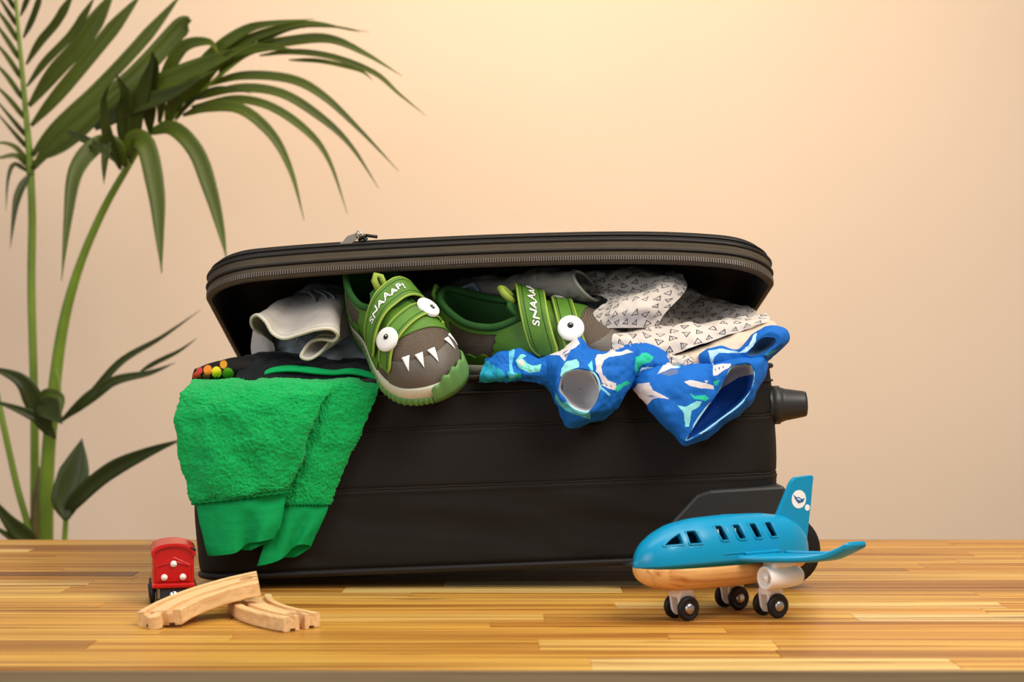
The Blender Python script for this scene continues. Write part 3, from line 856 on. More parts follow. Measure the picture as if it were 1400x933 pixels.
for yy in (0.010, 0.031, 0.052):
    for sx in (-1, 1):
        v, f = lathe([(0.003, -0.0022), (0.0080, -0.0022), (0.0088, -0.001), (0.0088, 0.0012), (0.0078, 0.0022), (0.0060, 0.0012), (0.0035, 0.0014), (0.0030, 0.0030), (0.0004, 0.0032)], (sx * 0.0180, yy, 0.0088), (sx, 0, 0), 28)
        mesh_obj('wheel', v, f, rubber, train)
v, f = box(-0.0212, -0.0200, 0.004, 0.058, 0.008, 0.0102); mesh_obj('side_rod', v, f, navy, train, smooth=False)
v, f = prism_y([(0.0145, 0.0493), (0.0150, 0.0508), (0.0192, 0.0480), (0.0188, 0.0465)], -0.0040, 0.050); mesh_obj('roof_edge', v, f, rubber, train, smooth=False)

# ------------------------------------------------------------ wooden track pieces
def track(name, p0, h0, p1, bend, W=0.040, T=0.0118, label='', peg_end=0):
    """curved grooved track from p0 to p1 (world), bending sideways"""
    p0 = np.array(p0, float); p1 = np.array(p1, float)
    X = p1 - p0; L = np.linalg.norm(X); X /= L
    Y = np.cross((0, 0, 1.0), X); Y /= np.linalg.norm(Y); Z = np.cross(X, Y)
    M = Matrix(((X[0], Y[0], Z[0], p0[0]), (X[1], Y[1], Z[1], p0[1]), (X[2], Y[2], Z[2], p0[2]), (0, 0, 0, 1)))
    root = empty(name, mtx=M)
    w = W / 2; g0, g1, gd = 0.0072, 0.0128, 0.0030; b = 0.0010
    sec = [(-w, b), (-w + b, 0), (-g1, 0), (-g1, gd * 0.7), (-g0, gd * 0.7), (-g0, 0), (g0, 0), (g0, gd * 0.7), (g1, gd * 0.7), (g1, 0), (w - b, 0), (w, b),
           (w, T - b), (w - b, T), (g1, T), (g1, T - gd), (g0, T - gd), (g0, T), (-g0, T), (-g0, T - gd), (-g1, T - gd), (-g1, T), (-w + b, T), (-w, T - b)]
    # sub-divide the flat spans a little for stable booleans
    n = 28
    th = 2 * math.atan2(2 * bend, L)        # half of the arc's angle
    R = L / 2 / math.sin(th) if abs(th) > 1e-4 else 1e9
    V = []; fr = []
    for i in range(n):
        a = -th + 2 * th * i / (n - 1)
        c = np.array((L / 2 + R * math.sin(a), R * (math.cos(a) - math.cos(th)), 0))
        t = np.array((math.cos(a), -math.sin(a), 0)); nn = np.array((math.sin(a), math.cos(a), 0))
        fr.append((c, t, nn))
        V.append([c + nn * s + np.array((0, 0, z)) for s, z in sec])
    V = np.array(V); k = len(sec)
    fc = [tuple(q) for q in grid_faces(n, k, False, True)] + [tuple(range(k)), tuple((n - 1) * k + j for j in reversed(range(k)))]
    o = mesh_obj('rail_body', V, fc, beech, root, smooth=False)
    b2 = bmesh.new(); b2.from_mesh(o.data); bmesh.ops.recalc_face_normals(b2, faces=b2.faces); b2.to_mesh(o.data); b2.free()
    def keyhole(c, t, nn, r=0.0056, neck=0.0032, ln=0.0085, z0=0.0012, z1=T - 0.0012):
        pts = [c - t * 0.004 + nn * neck, c - t * 0.004 - nn * neck]
        a0 = math.asin(neck / r)
        cc = c + t * ln
        pts2 = []
        for i in range(17):
            a = math.pi + a0 + (2 * math.pi - 2 * a0) * i / 16
            pts2.append(cc + t * r * math.cos(a) + nn * r * math.sin(a))
        pts = [pts[0], pts[1]] + pts2
        m_ = len(pts)
        Vv = [p + np.array((0, 0, z0)) for p in pts] + [p + np.array((0, 0, z1)) for p in pts]
        ff = [tuple(range(m_)), tuple(reversed(range(m_, 2 * m_)))] + [((i + 1) % m_, i, m_ + i, m_ + (i + 1) % m_) for i in range(m_)]
        return np.array(Vv), ff
    ends = [(fr[0][0], -fr[0][1], fr[0][2]), (fr[-1][0], fr[-1][1], fr[-1][2])]
    pe = ends[peg_end]; se = ends[1 - peg_end]
    v, f = keyhole(pe[0], pe[1], pe[2], z0=0.0008, z1=T - 0.0008)
    mesh_obj('peg', v, f, beech, root, smooth=False, bevel=0.0006)
    v, f = keyhole(se[0], -se[1], se[2], z0=-0.01, z1=0.03, r=0.0063, neck=0.0030, ln=0.0095)
    cut = mesh_obj('cut', v, f, beech, None, smooth=False, origin=(0, 0, 0))
    b2 = bmesh.new(); b2.from_mesh(cut.data); bmesh.ops.recalc_face_normals(b2, faces=b2.faces); b2.to_mesh(cut.data); b2.free()
    cut.matrix_world = M
    boolean(o, cut)
    tag(root, label, 'toy track', 'wooden railway pieces on the table')
    return root
def gp(px, py, z=0.0):
    d = (CAMH - z) * F / (py - HOR)
    return np.array(((px - 700) / F * d, d - CAMD, z))
# lower piece, flat on the table
a = (gp(385, 866) + gp(441, 858)) / 2; b_ = (gp(304, 838) + gp(384, 830)) / 2
track('toy_track', (a[0], a[1], 0.0004), 0, (b_[0] - 0.003, b_[1] + 0.008, 0.0004), 0.012, W=0.038, label='short curved wooden toy track lying flat with grooved end toward the airplane', peg_end=1)
# upper piece leaning on it
a = (gp(176, 866) + gp(262, 850)) / 2
track('toy_track', (a[0], a[1], 0.0010), 0, (-0.2130, -0.158, 0.0205), 0.014, W=0.040, T=0.0125, label='long curved wooden toy track leaning up across the other track piece', peg_end=0)
# ------------------------------------------------------------ cloth helpers
def Pv(A):
    A = np.asarray(A, float); d = A[..., 2] + CAMD
    return np.stack([(A[..., 0] - 700) / F * d, A[..., 2], CAMH - (A[..., 1] - HOR) / F * d], -1)
def paint(px, py, base, shapes):
    C = np.ones(px.shape + (3,)) * np.array(lin(base))
    for poly, c in shapes:
        C[inpoly(px, py, poly)] = lin(c)
    return C
def cloth(name, grid, n, m, mt, parent=None, cu=False, cv=False, wr=0.0, ws=40.0, fuzz=0.0, fs=500.0, colf=None, solid=0.0012, dense=None):
    A = cr2(grid, n, m, cu, cv)
    V = Pv(A)
    Nn = gnormals(V, cu, cv)
    if wr: V = V + Nn * (fbm(V * ws + 3.3, 3) * wr)[..., None]
    if fuzz: V = V + Nn * (fbm(V * fs, 2) * fuzz)[..., None]
    col = None
    if colf: col = colf(A, V)
    return mesh_obj(name, V.reshape(-1, 3), grid_faces(V.shape[0], V.shape[1], cu, cv), mt, parent, world=parent is not None, col=None if col is None else col.reshape(-1, 3), solid=solid)
def lerp(a, b, t): return np.asarray(a, float) * (1 - t) + np.asarray(b, float) * t
def thing(name, x, y, z, label, cat, group=None):
    e = empty(name, (x, y, z)); tag(e, label, cat, group); return e

# ------------------------------------------------------------ green sweatpants
fleece = mat('green_fleece', '#10a552', rough=0.95, bump=0.7, scale=1100, var=0.2, vscale=500, sheen=0.15, spec=0.1)
rib = mat('green_ribbing', '#0a9a52', rough=0.85, bump=0.5, scale=500, var=0.08, vscale=40, spec=0.15, stretch=(1, 1, 4))
thread = mat('green_thread', '#0a7a3c', rough=0.9, spec=0.1)
pants = thing('sweatpants', -0.26, 0.0, 0.19, 'bright green fleece sweatpants with ribbed cuffs hanging over the front of the suitcase', 'trousers')
def ring(L, R, yf, dy, dpy, bulge=0.006, mods=None):
    L = np.array(L, float); R = np.array(R, float)
    pts = []
    for k, t in enumerate((0, 0.2, 0.4, 0.6, 0.8, 1.0)):
        e = math.sin(math.pi * t) ** 0.6 if 0 < t < 1 else 0
        p = L * (1 - t) + R * t
        ym = yf + dy * 0.5 * (1 - e) - bulge * e * 0.5
        py = p[1] + dpy * 0.5 * (1 - e)
        q = [p[0], py, ym]
        if mods and k in mods: q = [q[i] + mods[k][i] for i in range(3)]
        pts.append(q)
    for t in (0.8, 0.6, 0.4, 0.2):
        p = L * (1 - t) + R * t
        k = int(round(t * 5)); q = [p[0], p[1] + dpy, yf + dy]
        if mods and -k in mods: q = [q[i] + mods[-k][i] for i in range(3)]
        pts.append(q)
    return pts
A1 = [ring((275, 511), (452, 509), 0.07, 0.0, 7), ring((266, 517), (456, 515), 0.02, 0.0, 8), ring((258, 522), (458, 520), -0.012, 0.012, 8),
      ring((246, 540), (452, 535), -0.028, 0.017, 0), ring((240, 568), (440, 556), -0.035, 0.017, 0, 0.010), ring((242, 610), (425, 590), -0.037, 0.016, 0, 0.012, {2: (0, 0, 0.003)}),
      ring((250, 650), (412, 630), -0.037, 0.016, 0, 0.012, {3: (0, 0, 0.003)}), ring((259, 680), (398, 664), -0.036, 0.015, 0, 0.010), ring((263, 690), (394, 674), -0.033, 0.012, 0, 0.006)]
cloth('leg', A1, 230, 260, fleece, pants, cv=True, wr=0.0022, ws=55, fuzz=0.00085, fs=700, solid=0)
C1 = [ring((266, 686), (392, 672), -0.030, 0.009, 0, 0.006), ring((270, 700), (389, 688), -0.031, 0.012, 0, 0.007, {4: (0, 0, 0.002)}), ring((277, 728), (384, 714), -0.031, 0.012, 0, 0.008, {3: (0, 0, 0.006), 4: (0, 0, -0.003)}),
      ring((285, 760), (374, 738), -0.031, 0.011, 0, 0.007, {1: (0, 4, 0), 2: (2, 5, 0), 3: (0, -3, 0.009), 4: (-2, -1, -0.004), -3: (2, 6, 0), -4: (-8, 8, 0)})]
cloth('cuff', C1, 120, 200, rib, pants, cv=True, wr=0.0007, ws=60, solid=0.0012)
A2 = [ring((400, 510), (512, 509), 0.07, 0, 7), ring((404, 517), (518, 516), 0.02, 0.0, 8), ring((410, 523), (520, 521), -0.008, 0.008, 8), ring((412, 540), (515, 542), -0.017, 0.009, 0, 0.005),
      ring((405, 580), (500, 578), -0.019, 0.009, 0, 0.008), ring((396, 620), (484, 614), -0.019, 0.009, 0, 0.009, {3: (0, 0, 0.003)}), ring((385, 665), (466, 655), -0.019, 0.009, 0, 0.008), ring((380, 692), (452, 690), -0.018, 0.008, 0, 0.006)]
cloth('leg', A2, 210, 170, fleece, pants, cv=True, wr=0.0018, ws=55, fuzz=0.00085, fs=700, solid=0)
C2 = [ring((381, 688), (450, 686), -0.017, 0.008, 0, 0.005), ring((375, 705), (446, 700), -0.018, 0.009, 0, 0.006), ring((364, 738), (436, 722), -0.018, 0.009, 0, 0.007, {3: (0, 0, 0.004), 4: (0, 0, -0.004)}),
      ring((352, 774), (424, 748), -0.018, 0.009, 0, 0.006, {1: (0, 3, 0), 2: (2, 2, 0), 3: (2, -6, 0.005), 4: (0, -8, -0.005), -3: (0, 4, 0), -4: (-4, 8, 0)})]
cloth('cuff', C2, 110, 150, rib, pants, cv=True, wr=0.0006, ws=60, solid=0.0012)
for a, b, yy in (((262, 689), (395, 673), -0.0375), ((382, 690), (452, 689), -0.0225)):
    t = np.linspace(0, 1, 60)
    pts = np.stack([a[0] + (b[0] - a[0]) * t, a[1] + (b[1] - a[1]) * t + 1.0 * np.sin(t * 90), yy + 0.009 * np.abs(2 * t - 1) ** 3], -1)
    v, f = tube(Pv(pts), 0.0011, 8); mesh_obj('hem_seam', v, f, thread, pants, world=True)
# rolled waist edge inside the rim
wst = [[(352, 517, 0.004), (372, 510, 0.004), (400, 508, 0.003), (430, 511, 0.003), (455, 512, 0.002), (485, 512, 0.002), (522, 521, 0.0)],
       [(352, 514, 0.008), (372, 505, 0.008), (400, 502, 0.008), (430, 505, 0.008), (455, 508, 0.008), (485, 506, 0.008), (522, 516, 0.008)],
       [(353, 514, 0.014), (374, 505, 0.016), (400, 502, 0.016), (430, 505, 0.016), (455, 508, 0.016), (485, 506, 0.016), (522, 515, 0.016)],
       [(360, 518, 0.06), (380, 513, 0.06), (400, 510, 0.06), (430, 510, 0.06), (455, 512, 0.06), (485, 512, 0.06), (520, 518, 0.06)]]
cloth('waistband', wst, 40, 120, rib, pants, solid=0.0022)

# ------------------------------------------------------------ black top with dotted sleeve
blk = mat('black_jersey', '#14161a', rough=0.85, bump=0.4, scale=700, var=0.15, vscale=30, spec=0.15, sheen=0.05)
dotm = mat('dotted_jersey', rough=0.8, attr=True, bump=0.3, scale=900, spec=0.2, var=0.1)
top = thing('black_top', -0.22, 0.06, 0.19, 'black long-sleeved top with colourful dotted trim tucked at the left of the suitcase', 'clothing')
bg = [[(318, 522, -0.002), (360, 520, 0.0), (410, 518, 0.004), (470, 518, 0.004), (535, 520, 0.004)],
      [(330, 500, 0.012), (370, 500, 0.014), (410, 500, 0.018), (470, 504, 0.02), (530, 506, 0.02)],
      [(335, 488, 0.03), (375, 486, 0.03), (410, 492, 0.034), (470, 497, 0.036), (530, 500, 0.036)],
      [(345, 483, 0.05), (385, 482, 0.05), (420, 486, 0.055), (470, 486, 0.06), (530, 488, 0.06)],
      [(350, 484, 0.12), (385, 484, 0.12), (420, 486, 0.12), (470, 486, 0.12), (530, 490, 0.12)]]
cloth('body_panel', bg, 70, 150, blk, top, wr=0.0022, ws=60)
dots = [(269.5, 515.5, 5.6, '#c8432e'), (282, 516, 5.2, '#a8552a'), (284.5, 506.5, 5.8, '#d9822c'), (296.5, 509.5, 6.6, '#d8cf20'), (312, 511.5, 7.6, '#5c9a1e'), (306, 499.5, 5, '#c98a24'),
        (273, 507, 4.2, '#b8392e'), (296, 519.5, 4.6, '#3c6a1c'), (326, 521, 5, '#2f6a2a')]
def dotc(A, V):
    C = np.ones(A.shape[:2] + (3,)) * np.array(lin('#14110f'))
    for cx, cy, r, c in dots:
        dd = np.hypot(A[..., 0] - cx, (A[..., 1] - cy) * 0.95)
        C[dd < r] = lin(c)
    return C
def tring(cx, cy, rx, ry, y, dyr, n=8, rot=0.0):
    out = []
    for k in range(n):
        a = 2 * math.pi * k / n
        out.append((cx + rx * math.cos(a), cy + ry * math.sin(a), y - dyr * math.sin(a + rot)))
    return out
def xring(cx, cy, ry, y, ry_y, slant=0.0, n=10):
    """ring around an axis running along the picture's x"""
    return [(cx + slant * math.sin(2 * math.pi * k / n), cy + ry * math.sin(2 * math.pi * k / n), y - ry_y * math.cos(2 * math.pi * k / n)) for k in range(n)]
sl = [xring(264, 512.5, 7.5, 0.035, 0.018, -2), xring(275, 511, 9.5, 0.035, 0.022, -1), xring(300, 508, 13, 0.035, 0.026), xring(330, 504, 16, 0.037, 0.03), xring(365, 502, 14, 0.05, 0.03), xring(395, 503, 10, 0.07, 0.03)]
cloth('sleeve', sl, 200, 120, dotm, top, cv=True, wr=0.0008, ws=60, colf=dotc, solid=0.0010)

# ------------------------------------------------------------ pale grey shirt with a wavy hem
shirtm = mat('pale_shirt', '#b3aaa2', rough=0.9, bump=0.35, scale=900, var=0.06, vscale=30, spec=0.15)
hemm = mat('cream_hem', '#ccc5b4', rough=0.85, bump=0.4, scale=800, var=0.05, vscale=60, spec=0.15)
greym = mat('grey_jersey', '#7c8288', rough=0.9, bump=0.35, scale=900, var=0.06, vscale=30, spec=0.15)
shirt = thing('pale_shirt', -0.19, 0.03, 0.20, 'pale grey shirt with a wavy cream hem left of the crocodile shoes', 'shirt')
E = [(374, 486, .05), (371, 472, .055), (358, 459, .05), (346, 448, .04), (344, 436, .03), (352, 431, .02), (363, 440, .012), (373, 456, .008), (388, 463, .002), (408, 458, -.002),
     (432, 451, -.006), (452, 450, -.006), (462, 458, .0), (456, 466, .008), (440, 464, .014), (426, 467, .013), (416, 478, .008), (412, 488, .003), (423, 491, .004), (438, 482, .012), (452, 467, .022)]
B = [(372, 480, .12), (375, 465, .12), (380, 450, .12), (388, 432, .12), (396, 418, .115), (402, 406, .11), (408, 402, .11), (416, 400, .11), (425, 399, .11), (436, 398, .11), (448, 397, .11), (460, 397, .11),
     (470, 398, .11), (478, 400, .11), (486, 403, .11), (492, 408, .11), (498, 415, .11), (503, 424, .11), (507, 436, .11), (510, 448, .11), (512, 458, .11)]
E = np.array(E, float); B = np.array(B, float)
def crn(A, n): return cr1(A, n)
G = [E, lerp(E, B, 0.06), lerp(E, B, 0.22) , lerp(E, B, 0.5) + np.array((0, -5, 0)), lerp(E, B, 0.78) + np.array((0, -3, 0)), B]
cloth('hem_panel', G, 90, 260, shirtm, shirt, wr=0.0010, ws=45, solid=0.0012)
v, f = tube(Pv(cr1(E, 200)), 0.0017, 8); mesh_obj('hem', v, f, hemm, shirt, world=True)
v, f = tube(Pv(cr1(lerp(E, B, 0.10) + np.array((0, 0, -0.0006)), 200)), 0.0007, 6); mesh_obj('hem_seam', v, f, hemm, shirt, world=True)
gg = [[(372, 490, .055), (410, 492, .05), (455, 494, .045), (500, 492, .045), (545, 490, .045)],
      [(372, 478, .07), (410, 476, .066), (455, 470, .06), (500, 470, .06), (545, 470, .06)],
      [(380, 455, .09), (415, 440, .09), (455, 440, .085), (505, 440, .085), (545, 440, .085)],
      [(395, 415, .12), (425, 402, .12), (460, 400, .12), (505, 405, .12), (545, 410, .12)],
      [(410, 402, .15), (430, 396, .15), (460, 394, .15), (505, 398, .15), (545, 402, .15)],
      [(412, 420, .17), (430, 415, .17), (460, 412, .17), (505, 412, .17), (545, 415, .17)]]
cloth('body_panel', gg, 110, 160, greym, shirt, wr=0.0055, ws=42)
lp = [[(346, 452, .052), (354, 456, .048), (364, 462, .047), (374, 470, .048)], [(344, 472, .050), (352, 472, .045), (364, 474, .043), (376, 478, .046)], [(345, 488, .046), (354, 488, .041), (366, 488, .040), (374, 487, .044)]]
cloth('inner_panel', lp, 30, 40, shirtm, shirt, wr=0.0006, ws=60, solid=0.0012)
for dx in (8, 18):
    v, f = tube(Pv(cr1(np.array([(412 + dx, 452, .036), (424 + dx, 446, .035), (437 + dx, 434, .04), (441 + dx, 418, .06), (436 + dx, 404, .08), (420 + dx, 396, .1)]), 40)), 0.0012, 8)
    mesh_obj('fold_seam', v, f, mat('pale_blue_jersey', '#98a4b2', rough=0.9, spec=0.1), shirt, world=True)
v, f = tube(Pv(cr1(np.array([(405, 468, .045), (414, 450, .04), (428, 436, .045), (432, 415, .065), (424, 401, .085), (412, 398, .1)]), 40)), 0.0014, 8)
mesh_obj('fold_seam', v, f, mat('blue_grey_jersey', '#7d8894', rough=0.9, spec=0.1), shirt, world=True)

# ------------------------------------------------------------ grey trousers rolled at the back
grey = thing('grey_trousers', 0.02, 0.12, 0.20, 'grey jersey trousers with a rolled leg behind the crocodile shoes', 'trousers')
gl = mat('light_grey_jersey', '#918b83', rough=0.9, bump=0.35, scale=900, var=0.06, vscale=30, spec=0.15)
def endring(cx, cy, ry, y, ry_y, slant, b, n=10):
    return [(cx + slant * math.sin(2 * math.pi * k / n) - b * math.cos(2 * math.pi * k / n), cy + ry * math.sin(2 * math.pi * k / n), y - ry_y * math.cos(2 * math.pi * k / n)) for k in range(n)]
R1 = [xring(560, 415, 12, 0.125, 0.02, 0), xring(600, 408, 13, 0.125, 0.02, 2), xring(640, 396, 12, 0.12, 0.02, 2), xring(690, 392, 16, 0.105, 0.022, 3), xring(728, 388, 19, 0.08, 0.024, 3), xring(736, 388, 21, 0.079, 0.025, 3),
      xring(742, 388, 19.5, 0.079, 0.025, 3), xring(770, 389, 21, 0.078, 0.025, 6), endring(794, 391, 20, 0.070, 0.024, 10, 5), endring(802, 391, 20, 0.064, 0.024, 14, 11)]
cloth('leg', R1, 220, 110, gl, grey, cv=True, wr=0.0035, ws=50, solid=0.0018)
v, f = tube(Pv(cr1(np.array(endring(802, 391, 20, 0.064, 0.024, 14, 11)), 80, True)), 0.0015, 8, True); mesh_obj('hem', v, f, mat('pale_grey_rib', '#aaa69c', rough=0.9, spec=0.1), grey, world=True)
gb = [[(590, 470, 0.125), (650, 470, 0.125), (700, 460, 0.125), (740, 455, 0.125), (790, 455, 0.130)],
      [(590, 440, 0.145), (650, 440, 0.145), (700, 432, 0.140), (740, 430, 0.135), (775, 432, 0.135)],
      [(590, 415, 0.150), (650, 402, 0.165), (700, 412, 0.160), (740, 412, 0.155), (772, 414, 0.155)],
      [(590, 395, 0.180), (640, 388, 0.170), (700, 394, 0.160), (740, 400, 0.160), (770, 404, 0.160)],
      [(590, 385, 0.220), (650, 378, 0.220), (700, 375, 0.220), (750, 375, 0.220), (800, 378, 0.220)],
      [(590, 392, 0.250), (650, 386, 0.250), (700, 386, 0.250), (750, 386, 0.250), (800, 390, 0.250)]]
cloth('body_panel', gb, 130, 220, gl, grey, wr=0.006, ws=38)
scrap = [[(622, 404, .11), (640, 402, .108), (658, 404, .11)], [(630, 396, .092), (645, 390, .090), (655, 398, .094)], [(640, 387, .10), (648, 385, .098), (654, 388, .10)]]
cloth('pocket_corner', scrap, 30, 40, mat('pale_blue_jersey', '#98a4b2', rough=0.9, spec=0.1), grey, wr=0.0006, ws=60)
R3 = [xring(690, 420, 13, .110, .012), xring(720, 418, 15, .108, .014), xring(750, 418, 15, .108, .014), xring(772, 420, 17, .105, .012, 3)]
cloth('leg', R3, 80, 70, gl, grey, cv=True, wr=0.003, ws=60)

# ------------------------------------------------------------ romper printed with small paper planes
printm = mat('printed_cotton', rough=0.88, attr=True, bump=0.3, scale=900, spec=0.15, var=0.04)
romper = thing('printed_romper', 0.16, 0.05, 0.20, 'off-white baby romper printed with small dark triangle outlines at the right of the suitcase', 'clothing')
def tri_print(pitch=0.0125, base='#cfc3b8', ink='#2e2c3a', seed=1):
    def fn(A, V):
        # arc-length coordinates on the cloth itself
        du = np.linalg.norm(np.diff(V, axis=0), axis=2); dv = np.linalg.norm(np.diff(V, axis=1), axis=2)
        U = np.zeros(V.shape[:2]); W = np.zeros(V.shape[:2])
        U[1:] = np.cumsum(du, 0); U = U * 0.35 + np.mean(U, 1, keepdims=True) * 0.65
        W[:, 1:] = np.cumsum(dv, 1); W = W * 0.35 + np.mean(W, 0, keepdims=True) * 0.65
        gx = W / pitch; gy = U / (pitch * 0.85); iy = np.floor(gy).astype(int); gx = gx + 0.5 * (iy % 2); ix = np.floor(gx).astype(int)
        r1 = _perm[ix % 64, iy % 64, seed]; r2 = _perm[ix % 64, iy % 64, seed + 1]; r3 = _perm[ix % 64, iy % 64, seed + 2]
        x = (gx - ix - 0.5) * pitch - (r1 - 0.5) * 0.002; y = (gy - iy - 0.5) * pitch * 0.85 - (r2 - 0.5) * 0.002
        a = r3 * 1.4 - 0.7
        xr = x * np.cos(a) - y * np.sin(a); yr = x * np.sin(a) + y * np.cos(a)
        def tri(xr, yr, s):
            return np.maximum.reduce([yr - s * 0.5, -yr * 0.5 + 0.866 * np.abs(xr) - s * 0.5])
        d = tri(xr, -yr, 0.0032 + 0.001 * r1)
        line = (np.abs(d) < 0.00042)
        inner = (np.abs(xr - yr * 0.15) < 0.00028) & (d < 0) & (r2 > 0.25)
        gone = r1 < 0.06
        C = np.ones(V.shape) * np.array(lin(base))
        C[(line | inner) & ~gone] = lin(ink)
        return C
    return fn
M_ = [[(838, 482, .004), (880, 495, .002), (930, 482, .003), (985, 464, .012), (1052, 438, .03)],
      [(818, 460, .012), (870, 468, .006), (930, 463, .010), (985, 450, .018), (1053, 433, .034)],
      [(800, 443, .030), (860, 449, .026), (908, 448, .028), (962, 445, .032), (1048, 430, .045)],
      [(803, 440, .060), (870, 452, .050), (920, 456, .052), (975, 450, .058), (1036, 432, .07)],
      [(806, 425, .085), (875, 432, .080), (922, 430, .085), (972, 430, .092), (1030, 425, .10)],
      [(812, 408, .11), (880, 410, .11), (926, 405, .115), (968, 411, .12), (1020, 420, .125)],
      [(815, 400, .13), (880, 398, .13), (930, 396, .135), (965, 404, .14), (1010, 417, .15)],
      [(815, 405, .18), (880, 405, .18), (930, 405, .18), (965, 412, .18), (1005, 428, .19)]]
cloth('skirt_panel', M_, 330, 520, printm, romper, wr=0.0055, ws=33, colf=tri_print(), solid=0.001)
Lb = [[(798, 449, .026), (830, 449, .018), (865, 449, .018), (897, 448, .026)],
      [(810, 430, .032), (838, 424, .018), (878, 424, .014), (911, 426, .026)],
      [(832, 412, .05), (858, 404, .036), (900, 398, .030), (933, 403, .040)],
      [(800, 403, .085), (850, 400, .068), (905, 388, .046), (939, 391, .050)],
      [(790, 390, .095), (845, 384, .080), (905, 376, .062), (937, 379, .068)],
      [(786, 376, .105), (845, 371, .098), (905, 370, .090), (930, 373, .095)],
      [(790, 374, .14), (845, 370, .14), (905, 370, .14), (925, 374, .14)]]
cloth('sleeve', Lb, 330, 380, printm, romper, wr=0.0038, ws=38, colf=tri_print(0.0118, seed=9), solid=0.001)
cr_ = [[(900, 512, -.002), (918, 510, -.006), (936, 511, -.006), (955, 510, -.002)], [(902, 500, -.004), (917, 497, -.010), (934, 499, -.010), (953, 498, -.004)], [(906, 491, .000), (920, 486, -.004), (934, 489, -.004), (950, 491, .0)], [(908, 492, .01), (922, 488, .01), (934, 490, .01), (950, 494, .01)]]
cloth('frill', cr_, 90, 110, printm, romper, wr=0.0035, ws=120, colf=tri_print(0.010, seed=30), solid=0.0008)
lin_m = mat('beige_lining', '#cfbca6', rough=0.9, bump=0.35, scale=900, var=0.05, vscale=30, spec=0.12)
Bl = [[(836, 486, .007), (885, 496, .006), (930, 483, .007), (985, 465, .016), (1052, 439, .034)],
      [(842, 494, .000), (888, 500, -.001), (935, 491, .000), (990, 475, .006), (1060, 442, .030)],
      [(850, 504, .000), (895, 508, -.002), (945, 504, -.002), (998, 488, .002), (1062, 452, .024)],
      [(850, 512, .004), (895, 514, .003), (945, 512, .003), (1000, 500, .004), (1062, 476, .02)]]
cloth('lining', Bl, 80, 220, lin_m, romper, wr=0.0022, ws=55)
und = [[(780, 470, .02), (820, 490, .02), (860, 500, .02)], [(775, 445, .05), (812, 450, .05), (850, 455, .05)], [(775, 425, .08), (810, 422, .08), (850, 425, .08)], [(785, 408, .11), (812, 405, .11), (850, 408, .11)], [(800, 402, .15), (820, 400, .15), (850, 402, .15)]]
cloth('body_panel', und, 200, 200, printm, romper, wr=0.003, ws=50, colf=tri_print(0.011, base='#aeb4bd', seed=20))

